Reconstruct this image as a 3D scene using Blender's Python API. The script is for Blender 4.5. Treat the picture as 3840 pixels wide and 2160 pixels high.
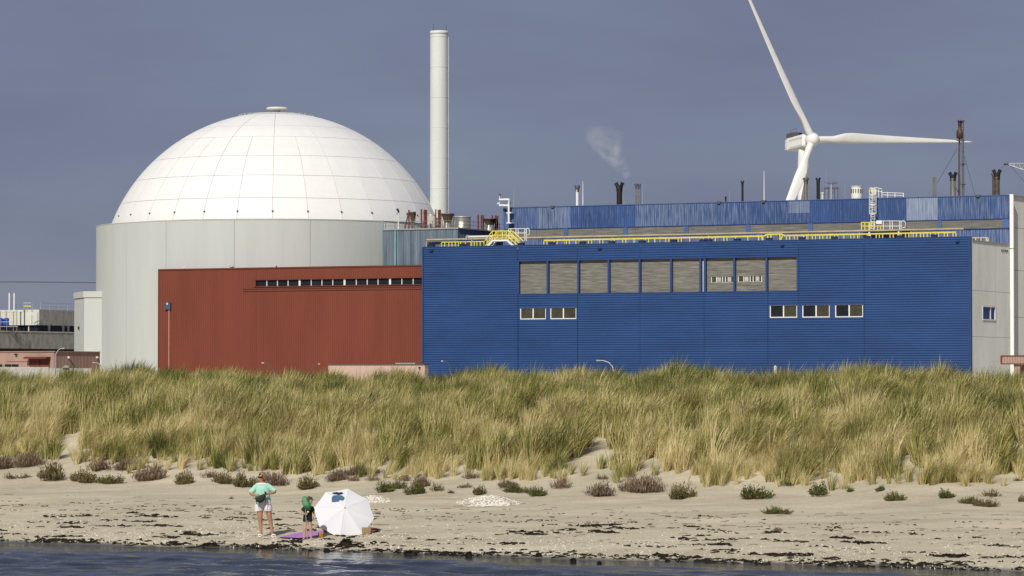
import bpy, math, random
from mathutils import Vector, Matrix, noise as N
import numpy as np

for o in list(bpy.data.objects):
    bpy.data.objects.remove(o, do_unlink=True)
SC = bpy.context.scene
COL = SC.collection
R = math.radians

# ------------------------------------------------------------------ camera
F = 12400.0                    # focal length in pixels of the 3840-wide photograph
CAMZ = 4.4
HOR = 1400.0                   # photograph row of the horizon
TH = math.atan((HOR - 1080.0) / F)
cam_d = bpy.data.cameras.new('camera')
cam_d.lens = 36.0 * F / 3840.0
cam_d.sensor_width = 36.0
cam_d.clip_start = 1.0
cam_d.clip_end = 20000.0
cam = bpy.data.objects.new('camera', cam_d)
COL.objects.link(cam)
cam.location = (0, 0, CAMZ)
cam.rotation_euler = (R(90) + TH, 0, 0)
SC.camera = cam

# ------------------------------------------------------------------ sky, sun, exposure
SUN_EL = R(38)
SUN_AZ = R(180 + 18)           # clockwise from +Y (view direction): behind the camera, to the left
world = bpy.data.worlds.new('World')
SC.world = world
world.use_nodes = True
wn = world.node_tree.nodes
wl = world.node_tree.links
bg = wn['Background']
sky = wn.new('ShaderNodeTexSky')
sky.sky_type = 'NISHITA'
sky.sun_disc = False
sky.sun_elevation = SUN_EL
sky.sun_rotation = SUN_AZ
sky.air_density = 1.0
sky.dust_density = 0.3
sky.ozone_density = 3.0
# a veil of thin grey cloud over the whole sky
hs = wn.new('ShaderNodeMix'); hs.data_type = 'RGBA'
tc = wn.new('ShaderNodeTexCoord')
mp = wn.new('ShaderNodeMapping'); mp.inputs['Scale'].default_value = (1.0, 1.0, 4.0)
nz = wn.new('ShaderNodeTexNoise'); nz.inputs['Scale'].default_value = 5.0; nz.inputs['Detail'].default_value = 5.0
wl.new(tc.outputs['Generated'], mp.inputs['Vector']); wl.new(mp.outputs['Vector'], nz.inputs['Vector'])
mr = wn.new('ShaderNodeMapRange'); mr.inputs['From Min'].default_value = 0.3; mr.inputs['From Max'].default_value = 0.7
mr.inputs['To Min'].default_value = 0.86; mr.inputs['To Max'].default_value = 1.0
wl.new(nz.outputs['Fac'], mr.inputs['Value'])
wl.new(mr.outputs['Result'], hs.inputs['Factor'])
wl.new(sky.outputs['Color'], hs.inputs['A'])
hs.inputs['B'].default_value = (1.80, 2.03, 3.08, 1)
wl.new(hs.outputs['Result'], bg.inputs['Color'])
bg.inputs['Strength'].default_value = 0.09

sd = bpy.data.lights.new('sun', 'SUN')
sd.energy = 4.2
sd.angle = R(0.5)
sd.color = (1.0, 0.95, 0.86)
sun = bpy.data.objects.new('sun', sd)
COL.objects.link(sun)
SUNV = Vector((math.sin(SUN_AZ) * math.cos(SUN_EL), math.cos(SUN_AZ) * math.cos(SUN_EL), math.sin(SUN_EL)))
sun.rotation_euler = SUNV.to_track_quat('Z', 'Y').to_euler()
sun.location = SUNV * 100

SC.view_settings.view_transform = 'Standard'
SC.view_settings.look = 'None'
SC.view_settings.exposure = 0.0
SC.view_settings.gamma = 1.0
SC.view_settings.use_curve_mapping = False
SC.render.engine = 'CYCLES'
SC.cycles.max_bounces = 6
SC.cycles.volume_bounces = 1
SC.cycles.transparent_max_bounces = 12

# ------------------------------------------------------------------ frames and pixel helpers
A = R(26.8)                                     # the plant is built square to an axis turned by A
P2W = Matrix.Rotation(-A, 4, 'Z')               # plant frame (u along the front, v into depth, z up)
W2P = P2W.inverted()
ID = Matrix.Identity(4)

def ray(px, py):
    x = (px - 1920.0) / F
    y = (1080.0 - py) / F
    return Vector((x, math.cos(TH) - y * math.sin(TH), math.sin(TH) + y * math.cos(TH)))

def at(px, py, Y):
    d = ray(px, py)
    return Vector((0, 0, CAMZ)) + d * (Y / d.y)

def pv(px, py, v):                              # where a sight line meets the plane v = const: (u, z)
    d = W2P.to_3x3() @ ray(px, py)
    t = v / d.y
    return d.x * t, CAMZ + d.z * t

def pu(px, py, u):
    d = W2P.to_3x3() @ ray(px, py)
    t = u / d.x
    return d.y * t, CAMZ + d.z * t

# ------------------------------------------------------------------ mesh builder
class MB:
    def __init__(s):
        s.v = []; s.f = []; s.sm = []
    def add(s, vs, fs, smooth=False):
        b = len(s.v)
        s.v += [tuple(p) for p in vs]
        s.f += [tuple(b + i for i in f) for f in fs]
        s.sm += [smooth] * len(fs)
        return s
    def box(s, x0, x1, y0, y1, z0, z1):
        if x1 < x0: x0, x1 = x1, x0
        if y1 < y0: y0, y1 = y1, y0
        if z1 < z0: z0, z1 = z1, z0
        return s.add([(x0,y0,z0),(x1,y0,z0),(x1,y1,z0),(x0,y1,z0),(x0,y0,z1),(x1,y0,z1),(x1,y1,z1),(x0,y1,z1)],
              [(0,3,2,1),(4,5,6,7),(0,1,5,4),(1,2,6,5),(2,3,7,6),(3,0,4,7)])
    def ring(s, c, ax, r, n, r2=None, up=None):
        ax = Vector(ax).normalized()
        up = Vector(up) if up is not None else (Vector((0,0,1)) if abs(ax.z) < .9 else Vector((0,1,0)))
        a = ax.cross(up).normalized(); b = a.cross(ax).normalized()
        r2 = r if r2 is None else r2
        return [Vector(c) + a * (r * math.cos(2*math.pi*i/n)) + b * (r2 * math.sin(2*math.pi*i/n)) for i in range(n)]
    def tube(s, pts, r, n=8, caps=True, smooth=True, r2=None, up=None):
        pts = [Vector(p) for p in pts]
        rs = r if isinstance(r, (list, tuple)) else [r] * len(pts)
        r2s = rs if r2 is None else (r2 if isinstance(r2, (list, tuple)) else [r2] * len(pts))
        vs = []; fs = []
        for i, p in enumerate(pts):
            d = (pts[min(i+1, len(pts)-1)] - pts[max(i-1, 0)])
            vs += s.ring(p, d, max(rs[i], 1e-4), n, max(r2s[i], 1e-4), up)
        for i in range(len(pts)-1):
            for j in range(n):
                k = (j+1) % n
                fs.append((i*n+j, i*n+k, (i+1)*n+k, (i+1)*n+j))
        s.add(vs, fs, smooth)
        if caps:
            s.add(vs[:n], [tuple(range(n-1, -1, -1))]); s.add(vs[-n:], [tuple(range(n))])
        return s
    def lathe(s, prof, c=(0,0,0), n=24, smooth=True, a0=0.0, a1=2*math.pi):
        full = abs(a1 - a0 - 2*math.pi) < 1e-6
        m = n if full else n + 1
        vs = []; fs = []
        for (r, z) in prof:
            for i in range(m):
                t = a0 + (a1 - a0) * i / n
                vs.append((c[0] + r*math.cos(t), c[1] + r*math.sin(t), c[2] + z))
        for k in range(len(prof)-1):
            for i in range(n):
                j = (i+1) % m
                fs.append((k*m+i, k*m+j, (k+1)*m+j, (k+1)*m+i))
        return s.add(vs, fs, smooth)
    def loft(s, rings, cap0=False, cap1=False, smooth=True):
        n = len(rings[0]); vs = [p for r in rings for p in r]; fs = []
        for i in range(len(rings)-1):
            for j in range(n):
                k = (j+1) % n
                fs.append((i*n+j, i*n+k, (i+1)*n+k, (i+1)*n+j))
        s.add(vs, fs, smooth)
        if cap0: s.add(rings[0], [tuple(range(n-1, -1, -1))])
        if cap1: s.add(rings[-1], [tuple(range(n))])
        return s
    def prism(s, poly, z0, z1):                 # poly in x, y
        n = len(poly)
        vs = [(p[0], p[1], z0) for p in poly] + [(p[0], p[1], z1) for p in poly]
        fs = [tuple(range(n-1, -1, -1)), tuple(range(n, 2*n))] + [(i, (i+1) % n, n+(i+1) % n, n+i) for i in range(n)]
        return s.add(vs, fs)
    def beam(s, a, b, w, h=None):               # square bar from a to b
        a = Vector(a); b = Vector(b); h = h or w
        d = (b - a).normalized()
        up = Vector((0,0,1)) if abs(d.z) < .9 else Vector((0,1,0))
        p = d.cross(up).normalized() * (w/2); q = p.cross(d).normalized() * (h/2)
        vs = [a-p-q, a+p-q, a+p+q, a-p+q, b-p-q, b+p-q, b+p+q, b-p+q]
        return s.add(vs, [(0,3,2,1),(4,5,6,7),(0,1,5,4),(1,2,6,5),(2,3,7,6),(3,0,4,7)])
    def sphere(s, c, rx, ry=None, rz=None, n=16, m=10, z0=-1.0, z1=1.0):
        ry = rx if ry is None else ry; rz = rx if rz is None else rz
        vs = []; fs = []
        t0 = math.asin(z0); t1 = math.asin(z1)
        for k in range(m+1):
            t = t0 + (t1 - t0) * k / m
            for i in range(n):
                p = 2*math.pi*i/n
                vs.append((c[0]+rx*math.cos(t)*math.cos(p), c[1]+ry*math.cos(t)*math.sin(p), c[2]+rz*math.sin(t)))
        for k in range(m):
            for i in range(n):
                j = (i+1) % n
                fs.append((k*n+i, k*n+j, (k+1)*n+j, (k+1)*n+i))
        return s.add(vs, fs, True)

MW = {}                                          # world matrix of every object that parents others

def mesh_from(mb, name, xf):
    me = bpy.data.meshes.new(name)
    me.from_pydata([tuple(xf @ Vector(p)) for p in mb.v], [], mb.f)
    if any(mb.sm):
        me.polygons.foreach_set('use_smooth', mb.sm)
    me.validate(clean_customdata=False)
    me.update()
    return me

def tag(o, label, cat, group=None):
    o['label'] = label; o['category'] = cat
    if group: o['group'] = group
    return o

def thing(name, label, cat, base=(0,0,0), frame=ID, group=None, rotz=None):
    """Empty at the thing's base; base is given in the frame's own coordinates."""
    o = bpy.data.objects.new(name, None)
    o.empty_display_size = 0.2
    COL.objects.link(o)
    M = Matrix.Translation(frame @ Vector(base)) @ frame.to_quaternion().to_matrix().to_4x4()
    if rotz is not None:
        M = M @ Matrix.Rotation(rotz, 4, 'Z')
    o.location = M.to_translation()
    o.rotation_euler = M.to_euler()
    MW[o] = M
    return tag(o, label, cat, group)

def build(name, mb, mat, parent=None, frame=ID, kind=None, label=None):
    """One mesh object; vertices are given in `frame`, stored relative to the parent."""
    pm = MW[parent] if parent is not None else None
    xf = (pm.inverted() @ frame) if pm is not None else frame
    me = mesh_from(mb, name, xf)
    if mat is not None:
        me.materials.append(mat)
    o = bpy.data.objects.new(name, me)
    COL.objects.link(o)
    if parent is not None:
        o.parent = parent
        MW[o] = pm
    else:
        MW[o] = ID
    if kind: o['kind'] = kind
    if label: o['label'] = label
    return o

def solo(name, mb, mat, label, cat, base, frame=ID, group=None):
    """A thing that is a single mesh: origin at its base."""
    b = frame @ Vector(base)
    xf = Matrix.Translation(-b) @ frame
    me = mesh_from(mb, name, xf)
    me.materials.append(mat)
    o = bpy.data.objects.new(name, me)
    COL.objects.link(o)
    o.location = b
    MW[o] = Matrix.Translation(b)
    return tag(o, label, cat, group)

def child(name, me, parent, loc=(0,0,0), rot=(0,0,0), scale=(1,1,1)):
    o = bpy.data.objects.new(name, me)
    COL.objects.link(o)
    o.parent = parent
    o.location = loc; o.rotation_euler = rot; o.scale = scale
    return o

# ------------------------------------------------------------------ materials
def lin(r, g, b):
    def c(x):
        x /= 255.0
        return x / 12.92 if x <= .04045 else ((x + .055) / 1.055) ** 2.4
    return (c(r), c(g), c(b))

def mat(name, col, rough=.6, var=.12, scale=1.0, stretch=(1,1,1), metal=0.0, bump=0.0, bscale=20.0, spec=.4, col2=None, detail=4.0, fade=None):
    """Principled surface whose colour drifts with noise (dirt, weathering) and a fine bump."""
    m = bpy.data.materials.new(name)
    m.use_nodes = True
    nt = m.node_tree; nd = nt.nodes; lk = nt.links
    b = nd['Principled BSDF']
    b.inputs['Roughness'].default_value = rough
    b.inputs['Metallic'].default_value = metal
    b.inputs['Specular IOR Level'].default_value = spec
    tcn = nd.new('ShaderNodeTexCoord'); mpn = nd.new('ShaderNodeMapping')
    mpn.inputs['Scale'].default_value = stretch
    lk.new(tcn.outputs['Object'], mpn.inputs['Vector'])
    n1 = nd.new('ShaderNodeTexNoise'); n1.inputs['Scale'].default_value = scale; n1.inputs['Detail'].default_value = detail
    n1.inputs['Roughness'].default_value = .65
    lk.new(mpn.outputs['Vector'], n1.inputs['Vector'])
    cr = nd.new('ShaderNodeValToRGB')
    c1 = tuple(max(0, x * (1 - var)) for x in col); c2 = tuple(min(1, x * (1 + var)) for x in col) if col2 is None else col2
    cr.color_ramp.elements[0].position = .3; cr.color_ramp.elements[0].color = (*c1, 1)
    cr.color_ramp.elements[1].position = .7; cr.color_ramp.elements[1].color = (*c2, 1)
    lk.new(n1.outputs['Fac'], cr.inputs['Fac'])
    out = cr.outputs['Color']
    if fade:                                      # sun-bleached paint: amount comes from the sheet's own custom property
        at_ = nd.new('ShaderNodeAttribute'); at_.attribute_type = 'OBJECT'; at_.attribute_name = 'fade'
        n2 = nd.new('ShaderNodeTexNoise'); n2.inputs['Scale'].default_value = 1.0; n2.inputs['Detail'].default_value = 6
        mp2 = nd.new('ShaderNodeMapping'); mp2.inputs['Scale'].default_value = (5.0, 5.0, .45)
        lk.new(tcn.outputs['Object'], mp2.inputs['Vector']); lk.new(mp2.outputs['Vector'], n2.inputs['Vector'])
        ad = nd.new('ShaderNodeMath'); ad.operation = 'ADD'; lk.new(n2.outputs['Fac'], ad.inputs[0]); lk.new(at_.outputs['Fac'], ad.inputs[1])
        r2 = nd.new('ShaderNodeMapRange'); r2.inputs['From Min'].default_value = .62; r2.inputs['From Max'].default_value = 1.32
        lk.new(ad.outputs[0], r2.inputs['Value'])
        mx = nd.new('ShaderNodeMix'); mx.data_type = 'RGBA'
        lk.new(r2.outputs['Result'], mx.inputs['Factor']); lk.new(out, mx.inputs['A']); mx.inputs['B'].default_value = (*fade, 1)
        out = mx.outputs['Result']
    lk.new(out, b.inputs['Base Color'])
    if bump > 0:
        nb = nd.new('ShaderNodeTexNoise'); nb.inputs['Scale'].default_value = bscale; nb.inputs['Detail'].default_value = 5
        lk.new(mpn.outputs['Vector'], nb.inputs['Vector'])
        bp = nd.new('ShaderNodeBump'); bp.inputs['Strength'].default_value = bump; bp.inputs['Distance'].default_value = .05
        lk.new(nb.outputs['Fac'], bp.inputs['Height']); lk.new(bp.outputs['Normal'], b.inputs['Normal'])
    return m

M = {}
M['dome'] = mat('dome_paint', (.73,.725,.70), .6, .05, .25)
M['dome_seam'] = mat('dome_seam', (.47,.47,.45), .8, .2, 1)
M['shield'] = mat('shield_concrete', (.47,.49,.472), .75, .05, .45, stretch=(1,1,.10), bump=.15, bscale=3, detail=7)
M['joint'] = mat('joint_filler', (.12,.12,.11), .9, .2)
M['stack'] = mat('stack_paint', (.60,.61,.57), .6, .06, .2, stretch=(1,1,.2))
M['blue'] = mat('blue_cladding', (.020,.061,.185), .5, .20, .22, stretch=(.5,.5,1.4), spec=.35, detail=8)
M['blue_trim'] = mat('blue_trim', (.016,.048,.16), .5, .1, .5)
M['blue_core'] = mat('blue_core', (.012,.04,.16), .6, .1, .3)
M['hall_blue'] = mat('hall_cladding', (.034,.075,.20), .5, .25, .35, stretch=(1,1,.25), fade=(.34,.39,.47))
M['hall_post'] = mat('hall_post_blue', (.065,.12,.26), .55, .15, .5)
M['blue_dark'] = mat('dark_blue_box', (.010,.022,.08), .5, .15, 2)
M['red'] = mat('red_cladding', (.168,.045,.027), .65, .12, .3, stretch=(1,1,.22), spec=.25, detail=7)
M['red_trim'] = mat('red_trim', (.135,.033,.021), .6, .1, .4)
M['pink'] = mat('pink_cladding', (.36,.235,.19), .65, .12, .5, stretch=(1,1,.4))
M['pink_shade'] = mat('shaded_pink_cladding', (.32,.21,.175), .7, .15, .6, stretch=(1,1,.4))  # pink cladding darkened: the end wall's shade is put into the colour
M['grey_clad'] = mat('grey_cladding', (.60,.61,.58), .5, .1, .3, stretch=(1,1,.3), spec=.3)
M['aux'] = mat('faded_bluegrey_cladding', (.10,.145,.20), .5, .3, .9, stretch=(1.6,1.6,.12), spec=.35, col2=(.20,.25,.30))
M['board'] = mat('board_concrete', (.135,.130,.112), .9, .45, .8, stretch=(.6,.6,10.0), bump=.6, bscale=2, detail=8, col2=(.245,.238,.21))
M['panel'] = mat('exposed_aggregate', (.36,.355,.325), .9, .35, 1.2, stretch=(1,1,.5), bump=.9, bscale=6, detail=8, col2=(.46,.45,.42))
M['cream'] = mat('cream_panel', (.60,.60,.53), .7, .1, .5, stretch=(1,1,.3))
M['conc'] = mat('concrete', (.42,.41,.37), .85, .18, .8, bump=.2)
M['white'] = mat('white_paint', (.76,.77,.75), .5, .06, .8)
M['turbine'] = mat('turbine_white', (.70,.71,.70), .4, .04, .3, stretch=(1,1,1))
M['frame'] = mat('white_frame', (.72,.73,.72), .5, .08, 2)
M['yellow'] = mat('safety_yellow', (.72,.62,.11), .5, .12, 1.5)
M['beige_pipe'] = mat('beige_pipe', (.40,.33,.20), .6, .2, .8)
M['galv'] = mat('galvanised_steel', (.42,.44,.44), .45, .15, 2, metal=.4)
M['steel'] = mat('dull_steel', (.34,.32,.27), .4, .3, 1.5, stretch=(1,1,.4), metal=.7)
M['rust'] = mat('rusty_steel', (.055,.030,.020), .6, .4, 2, metal=.2, col2=(.12,.075,.05))
M['soot'] = mat('sooty_steel', (.020,.014,.014), .55, .4, 2, metal=.2)
M['maroon'] = mat('maroon_pipe', (.13,.030,.026), .55, .25, 2)
M['bronze'] = mat('brown_funnel', (.09,.066,.042), .45, .4, 2, metal=.4, col2=(.20,.15,.095))
M['black'] = mat('black_matt', (.012,.012,.013), .7, .2, 3)
M['bark'] = mat('dark_grey', (.08,.08,.085), .7, .2, 3)
M['teal'] = mat('teal_pipe', (.18,.36,.38), .5, .1, 1)
def glass_mat(name, col, rough=.08):
    m = mat(name, col, rough, .25, .7, spec=.12)
    return m
M['glass'] = glass_mat('dark_glass', (.016,.020,.024))
M['glass_brown'] = glass_mat('bronze_glass', (.055,.052,.036), .12)
M['tarp'] = mat('blue_tarp', (.012,.06,.42), .5, .25, 2)
# ------------------------------------------------------------------ ground: sea bed, beach, dune, plant yard in one sheet
def shore_s(x, y):
    return y - (79.35 - .52 * x) + .35 * math.sin(x * .45 + 1) + .2 * math.sin(x * 1.13)

PROF = [(-60,-2.5),(-15,-.9),(-3,-.16),(0,0),(3,.15),(10,.42),(18,.68),(21.5,.90),(24,1.22),(27,1.75),(31,2.55),(36,3.35),(40,3.72),(46,3.78),(54,3.5),(66,3.0),(80,3.0)]
PX = np.array([p[0] for p in PROF]); PZ = np.array([p[1] for p in PROF])

CREST = [(-200,1410),(0,1408),(180,1406),(270,1378),(400,1350),(540,1350),(600,1388),(760,1375),(880,1348),(960,1378),(1100,1388),(1220,1396),(1400,1402),(1590,1404),(1750,1396),(1900,1366),(2030,1385),(2150,1376),(2350,1388),(2550,1358),(2700,1388),(2850,1386),(2910,1394),(2970,1384),(3050,1384),(3190,1345),(3300,1345),(3450,1372),(3600,1392),(3700,1356),(3840,1372),(4100,1370)]
HEAPS = [(-.66, 96.8, .17, .75), (-4.16, 98.2, .10, .5)]
CRX = np.array([c[0] for c in CREST]); CRZ = np.array([(1384 - c[1]) * .0125 - .66 for c in CREST])
def ground_z(x, y):
    s = shore_s(x, y)
    z = float(np.interp(s, PX, PZ))
    if -5 < s < 70:
        w = min(1, max(0, (s - 14) / 8)); w *= min(1, max(0, (66 - s) / 10))
        if w > 0:
            h = N.fractal(Vector((x * .22, y * .22, 3.1)), 1.0, 2.0, 3)
            z += w * (.16 * h)
            wd = min(1, max(0, (s - 24) / 8)) * min(1, max(0, (64 - s) / 14))
            z += wd * .34 * N.noise(Vector((x * .17 + 9, y * .17, 7.7)))
            wc = max(0, 1 - abs(s - 40) / 8)
            px = 1920 + x * F / (s + 79.35 - .52 * x)
            z += wc * (float(np.interp(px, CRX, CRZ)) + .10 * N.noise(Vector((x * .9 + 2, y * .10, 1.7))))
        for (hx, hy, ha, hr) in HEAPS:
            q = ((x - hx) ** 2 + ((y - hy) * .8) ** 2) / (hr * hr)
            if q < 6: z += ha * math.exp(-q)
        if s > 1:
            b = min(1, (s - 1) / 5)
            z += b * (.030 * N.noise(Vector((x * .9, y * .7, 0))) + .014 * N.noise(Vector((x * 2.3, y * 2.0, 5))))
    return z

def ground_hit(px, py):
    d = ray(px, py)
    t = 60.0
    prev = None
    while t < 400:
        p = Vector((0, 0, CAMZ)) + d * t
        if p.z < ground_z(p.x, p.y):
            lo, hi = t - .5, t
            for _ in range(12):
                m = (lo + hi) / 2
                q = Vector((0, 0, CAMZ)) + d * m
                if q.z < ground_z(q.x, q.y): hi = m
                else: lo = m
            q = Vector((0, 0, CAMZ)) + d * hi
            return Vector((q.x, q.y, ground_z(q.x, q.y)))
        t += .5
    return Vector((0, 0, CAMZ)) + d * 110

def grid_mesh(name, xs, ys, zf):
    vs = [(x, y, zf(x, y)) for y in ys for x in xs]
    nx = len(xs); fs = []
    for j in range(len(ys) - 1):
        for i in range(nx - 1):
            a = j * nx + i
            fs.append((a, a + 1, a + 1 + nx, a + nx))
    me = bpy.data.meshes.new(name)
    me.from_pydata(vs, [], fs)
    me.polygons.foreach_set('use_smooth', [True] * len(fs))
    me.update()
    return me

xs = [-9000,-3000,-900,-300,-120,-60,-40,-32] + list(np.arange(-27, 27.01, .22)) + [32,40,60,120,300,900,3000,9000]
ys = [-3000,-600,-100,0,30,50,60] + list(np.arange(66, 140, .24)) + [145,155,170,200,260,340,500,800,1500,4000,15000]
gme = grid_mesh('ground', [float(x) for x in xs], [float(y) for y in ys], ground_z)
wet = gme.attributes.new('wet', 'FLOAT', 'POINT')
wv = []
for v in gme.vertices:
    s = shore_s(v.co.x, v.co.y)
    s += .45 * N.noise(Vector((v.co.x * .5, v.co.y * .5, 2)))
    wv.append(1.0 if s < .15 else max(0.0, 1 - (s - .15) / .8))
wet.data.foreach_set('value', wv)

def sand_material():
    m = bpy.data.materials.new('sand'); m.use_nodes = True
    nt = m.node_tree; nd = nt.nodes; lk = nt.links; b = nd['Principled BSDF']
    b.inputs['Specular IOR Level'].default_value = .25
    tcn = nd.new('ShaderNodeTexCoord')
    n1 = nd.new('ShaderNodeTexNoise'); n1.inputs['Scale'].default_value = .35; n1.inputs['Detail'].default_value = 8; n1.inputs['Roughness'].default_value = .7
    mp1 = nd.new('ShaderNodeMapping'); mp1.inputs['Scale'].default_value = (.6, 1.6, 1); mp1.inputs['Rotation'].default_value = (0, 0, R(27))
    lk.new(tcn.outputs['Object'], mp1.inputs['Vector']); lk.new(mp1.outputs['Vector'], n1.inputs['Vector'])
    cr = nd.new('ShaderNodeValToRGB')
    e = cr.color_ramp.elements
    e[0].position = .32; e[0].color = (.41,.358,.252,1); e[1].position = .68; e[1].color = (.63,.56,.405,1)
    lk.new(n1.outputs['Fac'], cr.inputs['Fac'])
    n2 = nd.new('ShaderNodeTexNoise'); n2.inputs['Scale'].default_value = 14; n2.inputs['Detail'].default_value = 6; n2.inputs['Roughness'].default_value = .75
    lk.new(tcn.outputs['Object'], n2.inputs['Vector'])
    r2 = nd.new('ShaderNodeMapRange'); r2.inputs['From Min'].default_value = .25; r2.inputs['From Max'].default_value = .75; r2.inputs['To Min'].default_value = .74; r2.inputs['To Max'].default_value = 1.18
    lk.new(n2.outputs['Fac'], r2.inputs['Value'])
    mm = nd.new('ShaderNodeVectorMath'); mm.operation = 'SCALE'
    lk.new(cr.outputs['Color'], mm.inputs[0]); lk.new(r2.outputs['Result'], mm.inputs['Scale'])
    aw = nd.new('ShaderNodeAttribute'); aw.attribute_name = 'wet'
    mx = nd.new('ShaderNodeMix'); mx.data_type = 'RGBA'
    lk.new(aw.outputs['Fac'], mx.inputs['Factor']); lk.new(mm.outputs[0], mx.inputs['A']); mx.inputs['B'].default_value = (.10,.092,.070,1)
    lk.new(mx.outputs['Result'], b.inputs['Base Color'])
    mr_ = nd.new('ShaderNodeMapRange'); mr_.inputs['To Min'].default_value = .95; mr_.inputs['To Max'].default_value = .35
    lk.new(aw.outputs['Fac'], mr_.inputs['Value']); lk.new(mr_.outputs['Result'], b.inputs['Roughness'])
    n3 = nd.new('ShaderNodeTexNoise'); n3.inputs['Scale'].default_value = 3.5; n3.inputs['Detail'].default_value = 8; n3.inputs['Roughness'].default_value = .7
    lk.new(tcn.outputs['Object'], n3.inputs['Vector'])
    bp = nd.new('ShaderNodeBump'); bp.inputs['Strength'].default_value = .55; bp.inputs['Distance'].default_value = .10
    lk.new(n3.outputs['Fac'], bp.inputs['Height']); lk.new(bp.outputs['Normal'], b.inputs['Normal'])
    return m
M['sand'] = sand_material()
gme.materials.append(M['sand'])
gob = bpy.data.objects.new('ground', gme); COL.objects.link(gob); gob['kind'] = 'structure'; gob['label'] = 'pale sandy beach rising into a dune'

# ------------------------------------------------------------------ water
def wave_z(x, y):
    s = shore_s(x, y)
    a = min(1.0, max(0.0, (-s - 1.2) / 4.0))
    if y < 40 or abs(x) > 45: return 0.0
    z = 0.0
    if a > 0:
        # chop running towards the beach, crests roughly along the shore
        w = s + .8 * N.noise(Vector((x * .22, y * .22, 1)))
        z += .075 * math.sin(w * 2.1 + .35 * x * .4) * (.55 + .6 * N.noise(Vector((x * .25, y * .3, 4))))
        z += .085 * N.noise(Vector((x * .55, w * 1.5, 2)))
        z += .042 * N.noise(Vector((x * 1.3, w * 3.2, 6)))
        z += .016 * N.noise(Vector((x * 3.1, w * 6.5, 9)))
    z *= a
    z += (1 - a) * .004 * N.noise(Vector((x * .9, s * 3, 3)))
    return z
xs = [-9000,-2000,-400,-100,-60,-45,-32,-22] + list(np.arange(-17, 17.01, .12)) + [22,32,45,60,100,400,2000,9000]
ys = [-6000,-1000,-200,0,30,45,58,66] + list(np.arange(70, 97.5, .11)) + [110]
wme = grid_mesh('water', [float(x) for x in xs], [float(y) for y in ys], wave_z)
def water_material():
    m = bpy.data.materials.new('sea_water'); m.use_nodes = True
    nt = m.node_tree; nd = nt.nodes; lk = nt.links; b = nd['Principled BSDF']
    b.inputs['Base Color'].default_value = (.016,.021,.028,1)
    b.inputs['Roughness'].default_value = .08
    b.inputs['IOR'].default_value = 1.333
    b.inputs['Specular IOR Level'].default_value = .5
    tcn = nd.new('ShaderNodeTexCoord'); mpn = nd.new('ShaderNodeMapping')
    mpn.inputs['Rotation'].default_value = (0, 0, R(27)); mpn.inputs['Scale'].default_value = (1.2, 4.0, 1)
    lk.new(tcn.outputs['Object'], mpn.inputs['Vector'])
    n = nd.new('ShaderNodeTexNoise'); n.inputs['Scale'].default_value = 1.6; n.inputs['Detail'].default_value = 5
    lk.new(mpn.outputs['Vector'], n.inputs['Vector'])
    bp = nd.new('ShaderNodeBump'); bp.inputs['Strength'].default_value = .22; bp.inputs['Distance'].default_value = .06
    lk.new(n.outputs['Fac'], bp.inputs['Height']); lk.new(bp.outputs['Normal'], b.inputs['Normal'])
    return m
M['water'] = water_material()
wme.materials.append(M['water'])
wob = bpy.data.objects.new('water', wme); COL.objects.link(wob); wob['kind'] = 'structure'; wob['label'] = 'dark blue sea water with small waves'

# ------------------------------------------------------------------ marram grass (one mass nobody could count)
def leaf_material(name, ramp, trans=.25, rough=.6, use_inst=True):
    m = bpy.data.materials.new(name); m.use_nodes = True
    nt = m.node_tree; nd = nt.nodes; lk = nt.links; b = nd['Principled BSDF']
    b.inputs['Roughness'].default_value = rough; b.inputs['Specular IOR Level'].default_value = .3
    a = nd.new('ShaderNodeAttribute'); a.attribute_name = 'hue'
    cr = nd.new('ShaderNodeValToRGB')
    while len(cr.color_ramp.elements) < len(ramp): cr.color_ramp.elements.new(.5)
    for e, (p, c) in zip(cr.color_ramp.elements, ramp):
        e.position = p; e.color = (*c, 1)
    src = a.outputs['Fac']
    if use_inst:
        t = nd.new('ShaderNodeAttribute'); t.attribute_type = 'INSTANCER'; t.attribute_name = 'tint'
        ad = nd.new('ShaderNodeMath'); ad.operation = 'ADD'
        lk.new(src, ad.inputs[0]); lk.new(t.outputs['Fac'], ad.inputs[1]); src = ad.outputs[0]
    lk.new(src, cr.inputs['Fac']); lk.new(cr.outputs['Color'], b.inputs['Base Color'])
    tr = nd.new('ShaderNodeBsdfTranslucent'); lk.new(cr.outputs['Color'], tr.inputs['Color'])
    mx = nd.new('ShaderNodeMixShader'); mx.inputs['Fac'].default_value = trans
    lk.new(b.outputs['BSDF'], mx.inputs[1]); lk.new(tr.outputs['BSDF'], mx.inputs[2])
    lk.new(mx.outputs['Shader'], nd['Material Output'].inputs['Surface'])
    return m
M['grass'] = leaf_material('marram', [(0, (.070,.095,.018)), (.25, (.195,.215,.046)), (.5, (.42,.36,.112)), (.75, (.61,.51,.235)), (1, (.73,.63,.36))])

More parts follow.
